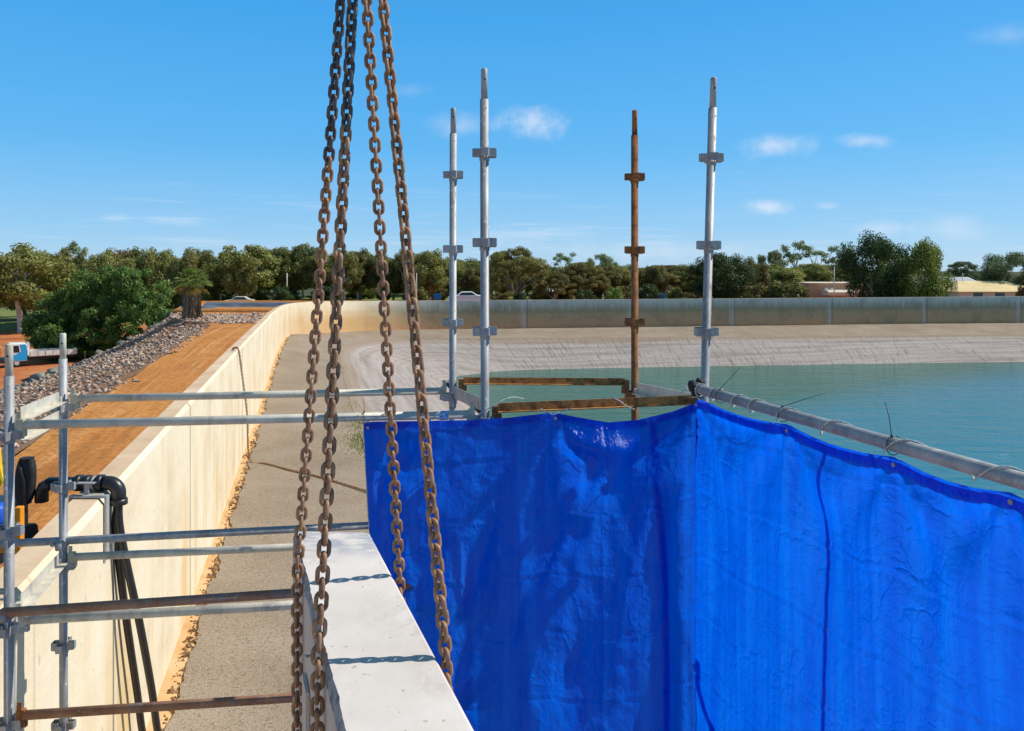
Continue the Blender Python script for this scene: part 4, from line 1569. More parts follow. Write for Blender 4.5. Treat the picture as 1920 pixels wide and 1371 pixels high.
# ------------------------------------------------------------------ work machine by the wall (left edge)
def machine():
    Y = 6.8
    g = P(20, 1100, Y)
    root = thing('work_machine', (g.x, Y, 6.5), 'yellow and orange work machine with black mirror behind the wall at the left edge', 'machine')
    # body panels: the yellow hood corner just reaches into view
    a = [P(-160, 780, Y + .3), P(-6, 850, Y + .3), P(8, 900, Y + .3), P(-6, 935, Y + .3), P(-160, 960, Y + .3)]
    V = a + [p + Vector((-.75, 1.1, 0)) for p in a]
    n = len(a)
    MB().add(V, [tuple(range(n - 1, -1, -1)), tuple(range(n, 2 * n))] + [(k, (k + 1) % n, n + (k + 1) % n, n + k) for k in range(n)]).build('hood', 'yellow', root, bevel=.03)
    MB().box(P(-80, 1010, Y + .7), (.75, 1.0, .55)).build('engine_bay', 'black', root)
    MB().lathe(P(-6, 966, Y + .1), [(.0, -.08), (.07, -.08), (.08, -.05), (.08, .06), (.05, .10), (.0, .10)], 16).build('fluid_canister', 'bluep', root, True)
    MB().bar(P(36, 950, 6.45) + Vector((0, 0, -.62)), P(36, 950, 6.45), .055, .06, (0, 1, 0)).build('guard_post', 'orange', root, bevel=.006)
    MB().bar(P(-60, 1034, Y), P(10, 1028, Y), .05, .07).build('lower_guard', 'orange', root, bevel=.006)
    b = P(55, 996, Y)
    MB().lathe(b, [(.02, -.30), (.065, -.30), (.070, -.02), (.064, .04), (.052, .055), (.0, .055)], 18).build('rubber_buffer', 'rubber', root, True)
    MB().tube([b + Vector((-.3, 0, -.1)), b + Vector((0, 0, -.12))], .03, 8).build('buffer_arm', 'black', root, True)
    # mirror: rounded tapered shell with a channel down its back
    mir = MB()
    c = P(48, 899, Y)
    prof = []
    for k in range(11):
        t = k / 10
        z = .19 - .40 * t
        wd = (.072 + .016 * math.sin(t * 3.1)) * (1 - .35 * abs(2 * t - 1) ** 5)
        prof.append((z, wd))
    V, Fc = [], []
    seg = 16
    for (z, wd) in prof:
        for q in range(seg):
            an = 2 * math.pi * q / seg
            sx = math.copysign(abs(math.cos(an)) ** .6, math.cos(an)) * wd
            sy = math.copysign(abs(math.sin(an)) ** .6, math.sin(an)) * .045
            V.append(c + Vector((sx + .012 * (z / .2), sy, z)))
    for i in range(len(prof) - 1):
        for q in range(seg):
            q2 = (q + 1) % seg
            Fc.append((i * seg + q, i * seg + q2, (i + 1) * seg + q2, (i + 1) * seg + q))
    Fc.append(tuple(range(seg))); Fc.append(tuple((len(prof) - 1) * seg + q for q in range(seg - 1, -1, -1)))
    sh = mir.add(V, Fc).build('mirror', 'rubber', root, True, bevel=.01)
    rib = MB().tube([c + Vector((-.03, -.044, .17)), c + Vector((-.005, -.052, .08)), c + Vector((.02, -.055, .0)), c + Vector((.02, -.05, -.21)), c + Vector((.01, -.02, -.27)), c + Vector((-.05, 0, -.33)), c + Vector((-.07, 0, -.30))], .011, 8)
    rib.build('mirror_arm', 'black', root, True)


machine()

# ------------------------------------------------------------------ pipe over the wall
def pipe():
    Y = 6.86
    zt = CZ - 1.98
    xi, xo = wallx(Y), wallx(Y) - .26
    z = zt + .075
    root = thing('water_pipe', (xi, Y, zt), 'black pipe with elbow and two hoses hanging over the cream wall at left', 'pipe')
    MB().tube([(xo - .28, Y - .02, z), (xi - .03, Y + .01, z)], .056, 18).build('cross_pipe', 'black', root, True)
    r = .062
    el = [(xi - .06, Y, z)]
    for k in range(9):
        a = math.pi / 2 * k / 8
        el.append((xi - .02 + .09 * math.sin(a), Y, z - .09 + .09 * math.cos(a)))
    el.append((xi + .07, Y, z - .17))
    MB().tube(el, r, 18).build('elbow', 'black', root, True)
    for (x, rr) in ((xo - .02, .072), (xi - .20, .070), (xi - .09, .074)):
        MB().lathe((x, Y, z), [(.05, -.025), (rr, -.022), (rr, .022), (.05, .025)], 18, (1, 0, 0)).build('coupling', 'black', root, True)
    MB().lathe((xi + .07, Y, z - .16), [(.05, -.03), (.075, -.028), (.075, .02), (.05, .025)], 18).build('coupling', 'black', root, True)
    MB().lathe((xi - .145, Y, z), [(.05, -.012), (.061, -.012), (.061, .012), (.05, .012)], 18, (1, 0, 0)).build('hose_clamp', 'galv', root, True)
    el2 = [(xo - .26, Y - .02, z), (xo - .32, Y - .02, z - .03), (xo - .34, Y - .02, z - .08), (xo - .34, Y - .02, z - .16)]
    MB().tube(el2, .056, 14).build('outer_bend', 'black', root, True)
    st = Vector((xi + .07, Y, z - .16))

    def hose(pix):
        pts = [tuple(st)] + [tuple(P(*q)) for q in pix]
        return [tuple(p) for p in catmull(pts, 50)]
    h1 = hose([(217, 985, 6.9), (224, 1060, 7.0), (238, 1170, 7.2), (256, 1290, 7.5), (270, 1385, 7.75), (290, 1400, 8.3), (330, 1330, 9.4)])
    h2 = hose([(224, 985, 6.85), (238, 1060, 6.95), (262, 1170, 7.1), (284, 1290, 7.35), (299, 1385, 7.6), (318, 1390, 8.3), (352, 1322, 9.4)])
    MB().tube(h1, .034, 12).build('hose', 'black', root, True)
    MB().tube(h2, .034, 12).build('hose', 'black', root, True)
    # steel saddle straddling the wall just in front of the pipe
    Y2 = 6.64
    xi2, xo2 = wallx(Y2), wallx(Y2) - .26
    sad = thing('steel_saddle', (xi2, Y2, zt), 'flat steel saddle bracket straddling the wall under the black pipe', 'bracket')
    b = MB()
    b.bar((xo2 - .03, Y2, zt + .02), (xi2 + .035, Y2, zt + .02), .05, .022)
    b.bar((xi2 + .024, Y2, zt + .009), (xi2 + .024, Y2, zt - .52), .05, .022, (1, 0, 0))
    b.bar((xo2 - .02, Y2, zt + .009), (xo2 - .02, Y2, zt - .5), .05, .022, (1, 0, 0))
    b.build('frame', 'galv', sad, bevel=.004)
    c = MB()
    c.bar((xi2 - .16, Y2 + .02, zt + .031), (xi2 - .16, Y2 + .02, zt + .13), .04, .01, (0, 1, 0))
    c.bar((xi2 - .24, Y2 + .02, zt + .13), (xi2 - .09, Y2 + .02, zt + .13), .05, .008)
    c.build('pipe_rest', 'galv', sad)
    MB().lathe((xi2 + .05, Y2 + .05, zt - .44), [(.006, -.06), (.012, -.06), (.012, .06), (.006, .06)], 8).build('clamp_bolt', 'galv', sad)


pipe()


# ------------------------------------------------------------------ chains
def link_mesh(d, seg=8, n=28):
    """stadium shaped link along local Z, wire diameter d"""
    r, st = 1.2 * d, .8 * d
    pts = []
    h = n // 2
    for k in range(h):
        a = math.pi * k / (h - 1)
        pts.append((r * math.cos(a), 0, st + r * math.sin(a)))
    for k in range(h):
        a = math.pi + math.pi * k / (h - 1)
        pts.append((r * math.cos(a), 0, -st + r * math.sin(a)))
    b = MB()
    b.tube(pts, d * .555, seg + 2, closed=True)
    me = bpy.data.meshes.new('link')
    me.from_pydata(b.V, [], b.F)
    me.polygons.foreach_set('use_smooth', [True] * len(me.polygons))
    return me


def walk(pts, step):
    """points every step metres along a polyline, with directions"""
    pts = [Vector(p) for p in pts]
    out = []
    need = step / 2
    for a, b in zip(pts[:-1], pts[1:]):
        L = (b - a).length
        d = (b - a).normalized()
        while need <= L:
            out.append((a + d * need, d))
            need += step
        need -= L
    return out


def link_matrix(p, d, ang):
    up = Vector((0, 1, 0)) if abs(d.y) < .9 else Vector((1, 0, 0))
    x = up.cross(d).normalized()
    y = d.cross(x)
    ca, sa = math.cos(ang), math.sin(ang)
    xx, yy = x * ca + y * sa, y * ca - x * sa
    m = Matrix((xx, yy, d)).transposed().to_4x4()
    m.translation = p
    return m


def chain(label, pts, d, mats, roll, twist, group, seen=100, wob=.12, ztop=None):
    step = 3.0 * d
    w_ = walk(pts, step)
    root = thing('lifting_chain' if ztop else 'chain', w_[len(w_) // 2][0], label, 'chain', group)
    me0 = {m: link_mesh(d) for m in set(mats)}
    for m, me in me0.items():
        me.materials.append(M[m])
    inv = Matrix.Translation(-root.location)
    ind, rest = [], []
    for i, (p, dr) in enumerate(w_):
        ang = roll + (math.pi / 2) * (i % 2) + twist * i + rnd.uniform(-wob, wob)
        mt = inv @ link_matrix(p, dr, ang)
        (ind if (len(ind) < seen and (ztop is None or p.z < ztop)) else rest).append((mt, i, p))
    for mt, i, p in ind:
        m = mats[0] if len(mats) == 1 or p.z < 10.35 + .25 * nz(i * .4, 3) else mats[1]
        o = bpy.data.objects.new('link', me0[m])
        COL.objects.link(o)
        o.parent = root
        o.matrix_local = mt
    if rest:
        me = me0[mats[-1]]
        v0 = np.array([v.co[:] for v in me.vertices])
        f0 = np.array([p.vertices[:] for p in me.polygons])
        V, Fc = [], []
        for k, (mt, i, p) in enumerate(rest):
            m = np.array(mt)
            V.append(v0 @ m[:3, :3].T + m[:3, 3])
            Fc.append(f0 + k * len(v0))
        o = mesh('further_links', np.concatenate(V) + np.array(root.location), np.concatenate(Fc), mats[-1], root, True)
        o['kind'] = 'stuff'
    return root


HS = 1.1
AX = Vector((-.3445, .9388, 0))            # long axis of the panel, away from the camera
NR = Vector((.9388, .3445, 0))             # towards its right face
SLAB_H = 1.75


def slab_edge_r(Y):
    return -.085 - .367 * (Y - 1.8376)


def slab_edge_l(Y):
    return -.404 - .367 * (Y - 1.8376)


def hang(px_top, Yh, side, Yc, name, mats, roll, tw):
    hook = P(px_top, -380, Yh)
    zt = CZ - HS
    r = .021
    if side == 'L':
        e = Vector((slab_edge_l(Yc), Yc, zt)) - NR * .018
        pts = [hook, e + Vector((0, 0, .02)), e + Vector((-.004, 0, -.10)), e + Vector((0, 0, -SLAB_H - .02)), e + NR * .15 + Vector((0, 0, -SLAB_H - .03))]
    else:
        e = Vector((slab_edge_r(Yc), Yc, zt)) + NR * .024
        pts = [hook, e + Vector((0, 0, .02)), e + Vector((.004, 0, -.10)), e + Vector((0, 0, -SLAB_H - .02)), e - NR * .15 + Vector((0, 0, -SLAB_H - .03))]
    return chain(name, pts, .0119, mats, roll, tw, None, 100, .13, ztop=11.02)


hang(681, 2.5, 'L', 2.16, 'rusty lifting chain second from left, dark at its top, down the near left panel side', ['chain', 'chain_dark'], .35, .012)
hang(681, 2.5, 'R', 2.18, 'rightmost rusty lifting chain, meeting the right edge of the panel nearest the camera', ['chain'], .2, .010)
hang(668, 2.6, 'L', 2.80, 'leftmost rusty lifting chain, blackened at its top, passing the far panel end', ['chain', 'chain_dark'], .55, .012)
hang(666, 2.6, 'R', 2.77, 'third rusty lifting chain from the left, dropping behind the panel beside the blue tarp', ['chain'], .3, -.010)


# thin chain hung over the wall and laid across the bench
def wall_chain():
    z = CZ - 2.0 + .015
    Y = 18.6
    xi = wallx(Y)
    pts = [(xi - .20, Y + .25, z), (xi - .10, Y + .1, z + .06), (xi + .03, Y, z + .01), (xi + .05, Y + .15, z - .5), (xi + .08, Y + .45, z - 1.6)]
    b = PH(470, 868, 4.88)
    pts.append((b.x - .02, b.y, b.z + .10))
    for (px, py) in ((500, 873), (540, 881), (590, 889), (640, 900), (690, 912), (740, 926)):
        q = PH(px, py, 4.92)
        i = int(np.argmin(np.abs(WR[:140, 1] - q.y)))
        j = int(np.argmin(np.abs(ER[:140, 1] - q.y)))
        t = min(1, max(0, (q.x - WR[i, 0]) / (ER[j, 0] - WR[i, 0])))
        pts.append((q.x, q.y, (WR[i, 2] + .035) * (1 - t) + ER[j, 2] * t + .036))
    pts = [tuple(p) for p in catmull(pts, 120)]
    chain('thin rusty chain hung over the cream wall and lying across the gravel bench', pts, .016, ['chain'], .4, .03, None, 100, .3)


wall_chain()


# ------------------------------------------------------------------ concrete panel in the chains
def panel():
    mt, t, p = base_mat('pale_precast_concrete')
    v = t.pos()
    n = t.noise(v, 2.2, 6, .62)
    n2 = t.noise(v, 26, 4, .7)
    st = t.noise(t.vmul(v, (3, 1, 1)), 3.0, 5, .6, .4)
    c = t.ramp(n, [(.28, (.56, .50, .44)), (.5, (.66, .60, .54)), (.72, (.72, .67, .61))])
    c = t.mix(t.m('MULTIPLY', t.step(st, .55, .72), .25), c, (.56, .48, .40))
    X, Y, Z = t.sep(v)
    damp = t.m('MULTIPLY', t.step(Y, 2.86, 3.10), t.step(t.noise(t.vmul(v, (5, 12, 1)), 2.0, 5, .6), .36, .62))
    c = t.mix(t.m('MULTIPLY', damp, .8), c, (.33, .34, .37))
    pit = t.step(t.noise(v, 38, 2, .5), .685, .73)
    scuff = t.step(t.noise(t.vmul(v, (1, .5, 1)), 7, 6, .72), .55, .68)
    c = t.mix(t.m('MULTIPLY', scuff, .38), c, (.42, .35, .29))
    c = t.mix(t.m('MULTIPLY', pit, .6), c, (.30, .26, .23))
    t.put(p.inputs['Base Color'], c)
    t.put(p.inputs['Roughness'], t.m('SUBTRACT', .75, t.m('MULTIPLY', damp, .35)))
    p.inputs['Specular IOR Level'].default_value = .3
    t.put(p.inputs['Normal'], t.bump(t.m('ADD', n2, t.m('MULTIPLY', pit, -1.5)), .16, .006))
    M['panel'] = mt
    M['panel_chip'] = nmat('chipped_grey_edge', [(.3, (.16, .17, .19)), (.48, (.34, .35, .37)), (.6, (.50, .49, .48)), (.75, (.24, .24, .25))], 22, .9, .9, .02,
                           fine=(70, 1.2, (.08, .08, .09)))
    M['panel_side'] = nmat('panel_side_concrete', [(.3, (.44, .345, .29)), (.5, (.55, .44, .375)), (.7, (.62, .52, .45))], 3.5, .85, .3, .01,
                           fine=(40, .7, (.25, .2, .18)), stretch=(1, 1, .3))
    zt = CZ - HS
    zb = zt - SLAB_H
    root = thing('concrete_panel', (slab_edge_l(2.4) + .15, 2.4, zb), 'pale thick concrete panel slung upright in the rusty lifting chains', 'concrete panel')
    y0, y1 = .55, 3.225
    NS = 120
    V, Fc = [], []
    # cross-section: left face bottom, left face top (below chips), chamfer top, top right, right bottom
    CH, CHF = [], []
    rr = random.Random(4)
    for i in range(NS + 1):
        t = i / NS
        Y = y0 + (y1 - y0) * t
        l = Vector((slab_edge_l(Y), Y, 0))
        r = Vector((slab_edge_r(Y), Y, 0))
        g = nz(Y * 5.2, 2.1)
        g2 = nz(Y * 19, 7.7)
        cd = .030 + .045 * max(0, g + .25) + .018 * g2      # depth of the chipped band down the side
        cd = min(max(cd, .012), .085)
        ci = .008 + .010 * abs(g2) + .008 * max(0, g)       # how far it eats into the top
        endc = ss(t, .985, 1.0) * .015
        topw = .010
        V += [l + Vector((0, 0, zb)), l + Vector((0, 0, zt - cd)), l + NR * (ci + endc) + Vector((0, 0, zt)),
              r - NR * (topw + endc) + Vector((0, 0, zt)), r + Vector((0, 0, zt - topw)), r + Vector((0, 0, zb))]
        j = .004 * nz(Y * 40, 1.0)
        CH += [l - NR * .001 + Vector((0, 0, zt - cd)), l + NR * (.002 + j) + Vector((0, 0, zt - cd * .66)), l + NR * (.006 - j) + Vector((0, 0, zt - cd * .3)), l + NR * (ci + endc) + Vector((0, 0, zt + .001))]
    side_faces, top_faces = [], []
    for i in range(NS):
        a, b = i * 6, (i + 1) * 6
        top_faces += [(a + 2, b + 2, b + 3, a + 3), (a + 3, b + 3, b + 4, a + 4)]
        side_faces += [(a + 0, b + 0, b + 1, a + 1), (a + 4, b + 4, b + 5, a + 5), (a + 5, b + 5, b + 0, a + 0)]
        a, b = i * 4, (i + 1) * 4
        CHF += [(a + k, b + k, b + k + 1, a + k + 1) for k in range(3)]
    e = NS * 6
    side_faces += [(0, 1, 2, 3, 4, 5), (e + 5, e + 4, e + 3, e + 2, e + 1, e)]
    for nm_, fs_, mt_ in (('top_face', top_faces, 'panel'), ('side_faces', side_faces, 'panel_side')):
        used = sorted({i for f in fs_ for i in f})
        mp = {o_: n_ for n_, o_ in enumerate(used)}
        mesh(nm_, [V[i] for i in used], [tuple(mp[i] for i in f) for f in fs_], mt_, root)
    mesh('chipped_edge', CH, CHF, 'panel_chip', root)
    # a bent tie wire and form strip on the left face
    c = Vector((slab_edge_l(2.42), 2.42, zt - .11)) - NR * .003
    MB().tube([c, c - NR * .02 + Vector((0, -.01, .004)), c - NR * .03 + Vector((0, .02, -.006))], .004, 6).build('tie_wire', 'galv', root)
    f = MB()
    for (Ya, Yb, z0, z1) in ((2.55, 2.68, zt - .30, zt - 1.5), (2.0, 2.2, zt - .35, zt - 1.6)):
        a = Vector((slab_edge_l(Ya), Ya, 0))
        b = Vector((slab_edge_l(Yb), Yb, 0))
        V = [a + Vector((0, 0, z1)) - NR * .002, b + Vector((0, 0, z1)) - NR * .002, b + Vector((0, 0, z0)) - NR * .002, a + Vector((0, 0, z0)) - NR * .002]
        V += [q - NR * .012 for q in V]
        f.add(V, [(0, 1, 2, 3), (7, 6, 5, 4), (0, 4, 5, 1), (1, 5, 6, 2), (2, 6, 7, 3), (3, 7, 4, 0)])
    f.build('formwork_strips', 'panel_side', root)


panel()


# ------------------------------------------------------------------ scaffold
TR = .0242


def bracket(p, parent, mat, ang):
    """four V pressings welded round a standard"""
    b = MB()
    for k in range(4):
        a = ang + k * math.pi / 2
        d = Vector((math.cos(a), math.sin(a), 0))
        s = Vector((-d.y, d.x, 0))
        for sgn in (-1, 1):
            p0 = p + d * (TR - .006) + s * sgn * .024
            p1 = p + d * (TR + .040) + s * sgn * .017
            b.bar(p0 - Vector((0, 0, .002 * sgn)), p1 - Vector((0, 0, .002 * sgn)), .006, .048 - .004 * (k % 2))
        q = p + d * (TR + .040)
        b.bar(q - s * .0195, q + s * .0195, .006, .045)
    # collar below
    b.lathe(p + Vector((0, 0, -.035)), [(TR - .004, -.012), (TR + .004, -.010), (TR + .004, .010), (TR - .004, .012)], 14)
    return b.build('bracket', mat, parent, bevel=.0015)


def standard(label, top, bottom_z, Y, lean, y_marks, mat, spig=.172, ang=.08, smat=None):
    """vertical tube: photo px of the top, list of photo y of its brackets"""
    px, py = top
    a = P(px, py, Y)
    H = a.z - bottom_z
    ax = Vector((lean, 0, -1)).normalized()

    def at(z):
        return a + ax * ((a.z - z) / -ax.z)
    root = thing('scaffold_standard', at(bottom_z), label, 'scaffold post', 'scaffold standards')
    zs = a.z - spig
    MB().tube([at(zs), at(bottom_z)], TR, 18).build('tube', mat, root, True)
    sp = MB().tube([at(a.z), at(a.z - .006), at(zs - .03)], [.0155, .0185, .0190], 16).build('spigot', smat or mat, root, True)
    hz_ = at(a.z - .062)
    MB().lathe(hz_ + Vector((.004, -.0186, 0)), [(.0, -.0015), (.0058, -.0015), (.0058, .0012), (.0, .0012)], 12, (.2, -1, 0)).build('pin_hole', 'black', root)
    MB().lathe(at(zs - .05) + Vector((.010, -.0225, 0)), [(.001, -.003), (.005, -.003), (.004, .003), (.001, .003)], 10, (.35, -1, 0)).build('rivet', mat, root)
    for y in y_marks:
        z = CZ - (y - 503) / F * Y
        bracket(at(z), root, mat, ang)
    MB().box(at(bottom_z) + Vector((0, 0, .004)), (.15, .15, .008)).build('base_plate', mat, root)
    return at


S_FL = standard('grey and purple stained scaffold post standing nearest the left edge', (17, 645), 5.0, 4.0, .0, [815, 995, 1178, 1357], 'galv', .165, smat='galv_pale')
S_BL = standard('galvanised scaffold post with rust streaked top, second from the left edge', (118, 625), 5.0, 4.82, .002, [764, 912, 1061, 1210, 1359], 'galv', .158, smat='galv_pale')
S_MB = standard('thinner grey scaffold post, left one of the two grey middle posts', (850, 203), 4.85, 5.18, -.002, [328, 467, 605, 744], 'galv')
S_MF = standard('tallest grey scaffold post, right one of the two grey middle posts', (908, 129), 4.75, 4.3, .002, [287, 455, 621, 788], 'galv')
S_RB = standard('rusty brown scaffold post between the grey ones', (1190, 207), 4.55, 5.28, .0, [332, 469, 604, 740], 'rust')
S_RF = standard('pale grey scaffold post leaning left at the corner of the blue tarp', (1338, 146), 4.6, 4.4, -.029, [296, 460, 622, 790], 'galv')


def lug(b, p, d, up=.03):
    """end fitting of a ledger: plate hooked over the bracket and a wedge"""
    d = Vector(d).normalized()
    b.bar(p - d * .004, p + d * .034, .034, .062)
    b.bar(p + d * .010 + Vector((0, -.008, .072)), p + d * .010 + Vector((0, -.008, -.068)), .024, .006, (0, 1, 0))
    b.bar(p + d * .026 + Vector((0, .003, .0)), p + d * .026 + Vector((0, .003, -.060)), .030, .022, (0, 1, 0))


def ledger(label, p0, p1, mat, lm=None, lugs=(True, True), cat='scaffold tube', group='horizontal scaffold tubes'):
    p0, p1 = Vector(p0), Vector(p1)
    root = thing('scaffold_ledger', (p0 + p1) / 2, label, cat, group)
    d = (p1 - p0).normalized()
    MB().tube([p0 + d * .028 * lugs[0], p1 - d * .028 * lugs[1]], TR * .985, 16).build('tube', mat, root, True)
    for on, p, s in ((lugs[0], p0, 1), (lugs[1], p1, -1)):
        if on:
            b = MB()
            lug(b, p, d * s)
            b.build('end_fitting', lm or mat, root, bevel=.0015)
    return root


ledger('upper grey rail running from the leftmost post to the tallest grey post', P(33, 797, 4.0), P(889, 777, 4.3), 'galv_pale', 'galv_yellow')
ledger('upper grey rail with yellowish left end, from the second post to the thinner grey post', P(135, 748, 4.82), P(836, 733, 5.18), 'galv_pale', 'galv_yellow')
ledger('grey tube clamped across the second left post and passing behind the concrete panel', P(-60, 1023, 4.76), P(760, 982, 5.05), 'galv', None, (False, False))
ledger('pale rail at mid height starting at the second left post, ending behind the panel', P(130, 1045, 4.82), P(836, 1013, 5.18), 'galv_pale', 'galv_yellow')
ledger('rusty brown tube clamped to the front of the leftmost post', P(4, 1149, 3.945), P(780, 1097, 4.20), 'rust_tube', None, (False, False))
ledger('pale rail directly under the clamped rusty tube', P(38, 1163, 4.0), P(889, 1116, 4.3), 'galv_pale', 'galv')
ledger('lowest rail, dark rusty, at the bottom left corner of the view', P(34, 1342, 4.0), P(889, 1286, 4.3), 'rust_tube', 'rust')


def coupler(label, p, d, mat):
    """swivel coupler: two half shells and a bolt"""
    p = Vector(p)
    root = thing('scaffold_coupler', p, label, 'coupler')
    b = MB()
    b.lathe(p, [(TR + .001, -.024), (TR + .007, -.022), (TR + .008, 0), (TR + .007, .022), (TR + .001, .024)], 18)
    b.build('upright_band', mat, root, True)
    q = p + Vector(d)
    MB().lathe(q, [(TR + .001, -.020), (TR + .006, -.018), (TR + .006, .018), (TR + .001, .020)], 18, (1, .1, .04)).build('tube_band', mat, root, True)
    bt = MB()
    c = p + Vector((-.042, -.028, 0))
    bt.lathe(c, [(.004, -.022), (.007, -.022), (.007, .012), (.004, .012)], 8, (0, -1, 0))
    bt.lathe(c + Vector((0, -.016, 0)), [(.004, -.006), (.013, -.006), (.013, .006), (.004, .006)], 6, (0, -1, 0))
    bt.build('bolt', 'galv', root)
    MB().box(p + Vector((-.034, -.012, 0)), (.03, .03, .034)).build('flap', mat, root, bevel=.004)


coupler('steel coupler with bolt gripping the second left post and the grey tube', S_BL(CZ - (1017 - 503) / F * 4.82), (.01, -.052, -.004), 'galv')
coupler('steel coupler with bolt gripping the leftmost post and the rusty tube', S_FL(CZ - (1148 - 503) / F * 4.0), (.01, -.052, 0), 'galv')


def angle_bar(label, p0, p1, mat, h=.045, w_=.045, th=.005, flip=1, chord=None, endm=None, cat='scaffold transom', group='angle iron transoms'):
    """L section: upright leg and a bottom flange"""
    p0, p1 = Vector(p0), Vector(p1)
    root = thing('scaffold_transom', (p0 + p1) / 2, label, cat, group)
    prof = [(0, 0), (w_ * flip, 0), (w_ * flip, th), (th * flip, th), (th * flip, h), (0, h)]
    d = (p1 - p0).normalized()
    MB().prism(prof, p0 + d * .035, p1 - d * .035).build('angle', mat, root)
    if chord:
        MB().prism(prof, p0 + d * .035 + Vector((0, 0, chord)), p1 - d * .035 + Vector((0, 0, chord))).build('lower_angle', mat, root)
    for p, s in ((p0, 1), (p1, -1)):
        b = MB()
        b.bar(p + d * s * .003, p + d * s * .040, .030, .066)
        b.bar(p + d * s * .012 + Vector((0, -.018, -.03)), p + d * s * .058 + Vector((0, -.018, -.03)), .007, .050)
        b.build('end_fitting', endm or mat, root, bevel=.0015)
    return root


def post_pt(fn, y, Y):
    return fn(CZ - (y - 503) / F * Y)


off = Vector((.036, 0, 0))
angle_bar('far rusty transom joining the thinner grey post to the rusty post', post_pt(S_MB, 720, 5.18) + off, post_pt(S_RB, 722, 5.28) - off, 'rust_orange', .046, .034, flip=1, endm='rust')
angle_bar('near rusty transom running from the tallest grey post to the tarp corner', post_pt(S_MF, 773, 4.3) + off, post_pt(S_RF, 757, 4.4) - off, 'rust_orange', .050, .034, flip=1, endm='rust')
offy = Vector((0, -.036, 0))
angle_bar('grey transom joining the two grey middle posts', post_pt(S_MB, 744, 5.18) + offy, post_pt(S_MF, 776, 4.3) - offy, 'galv', .075, .045, flip=-1)
angle_bar('grey transom leading from the rusty post towards the leaning corner post', post_pt(S_RB, 736, 5.28) + offy, post_pt(S_RF, 768, 4.4) - offy, 'galv_pale', .075, .045, flip=1)
angle_bar('upper pale transom joining the two left posts', post_pt(S_FL, 792, 4.0) - offy + Vector((.02, 0, 0)), post_pt(S_BL, 752, 4.82) + offy, 'galv_pale', .066, .05, flip=1, chord=-.11)
angle_bar('lower pale transom joining the two left posts at mid height', post_pt(S_FL, 1150, 4.0) - offy + Vector((.02, 0, 0)), post_pt(S_BL, 1050, 4.82) + offy, 'galv_pale', .066, .055, flip=1)

# top tube along the right tarp
TA, TB = P(1297, 726, 4.24), P(1920, 903, 2.3)
TD = (TB - TA).normalized()
TE = TB + TD * 1.0
tb_root = thing('handrail_tube', TA, 'thick grey steel tube along the top of the right hand tarp side', 'scaffold tube')
MB().tube([TA, TE], .0262, 20).build('tube', 'galv', tb_root, True)
MB().lathe(TA, [(.0, -.012), (.022, -.012), (.0275, -.006), (.0275, .014), (.0, .014)], 18, -TD).build('end_cap', 'white', tb_root, True)


def taped_knot():
    c = TA + TD * .045
    root = thing('tape_wrapping', c, 'lump of black tape wrapped round the tube end at the tarp corner post', 'tape')
    V, Fc = [], []
    for blob, (dx, dy, dz, r) in enumerate(((-.022, -.012, .020, .027), (.024, .01, .030, .026), (-.012, -.03, -.02, .022), (.02, -.01, -.035, .018))):
        b = MB()
        pts = []
        prof = []
        for k in range(7):
            a = -math.pi / 2 + math.pi * k / 6
            prof.append((max(.001, r * math.cos(a)), r * math.sin(a)))
        b.lathe(c + Vector((dx, dy, dz)), prof, 12)
        bb = len(V)
        V += [tuple(Vector(v) + Vector((nz(v[0] * 60, v[1] * 60, v[2] * 60), nz(v[0] * 60, v[1] * 60, 5 + v[2] * 60), nz(9 + v[0] * 60, v[1] * 60, v[2] * 60))) * .006) for v in b.V]
        Fc += [tuple(i + bb for i in f) for f in b.F]
    mesh('wrap', V, Fc, 'rubber', root)
    wr = MB()
    for k in range(3):
        q = c + TD * (-.02 + k * .016)
        wr.lathe(q, [(.026, -.009), (.0295, -.008), (.0295, .008), (.026, .009)], 16, TD)
    wr.build('tape_bands', 'rubber', root)


taped_knot()

# ------------------------------------------------------------------ tarpaulin
TY = 4.17
top_px = [(681, 793), (700, 791), (760, 790), (830, 789), (890, 788), (960, 783), (1010, 777), (1040, 774), (1080, 782), (1140, 792), (1200, 787), (1262, 772), (1322, 749)]
TP = [P(px, py, TY) for px, py in top_px]
UV_L = []
acc = 0
for i, p in enumerate(TP):
    if i:
        acc += (Vector((p.x, p.y)) - Vector((TP[i - 1].x, TP[i - 1].y))).length
    UV_L.append(acc)
U_C = acc                                            # arc position of the corner
tieR = [P(1346, 745, 0), ]
RLEN = 3.0
TARP_H = 2.75
ties_u = [0.02, UV_L[7], U_C]
tube_ties = []
for px in (1480, 1680, 1900):
    # arc position along the tube where a tie sits at photo column px
    a0 = (TA.x, TA.y)
    k = (px - 960) / F
    s = (k * TA.y - TA.x) / (TD.x - k * TD.y)
    tube_ties.append(s)
corner_s = (TP[-1].y - TA.y) / TD.y


def tarp_top(u):
    if u <= U_C:
        x = TP[0].x + u
        return Vector((x, TY, float(np.interp(x, [p.x for p in TP], [p.z for p in TP])))), Vector((0, -1, 0))
    s = corner_s + (u - U_C)
    p = TA + TD * s
    sag = 0
    kk = [corner_s] + tube_ties + [tube_ties[-1] + .6]
    for a, b in zip(kk[:-1], kk[1:]):
        if a <= s <= b:
            f = (s - a) / (b - a)
            sag = .035 * 4 * f * (1 - f)
    nrm = Vector((-TD.y, TD.x, 0)).normalized()
    if nrm.x > 0:
        nrm = -nrm
    z0 = p.z - .040 - sag * .8
    # join smoothly with the corner
    f = ss(u - U_C, 0, .14)
    z = TP[-1].z * (1 - f) + z0 * f
    return Vector((p.x, p.y, z)) + nrm * .012, nrm


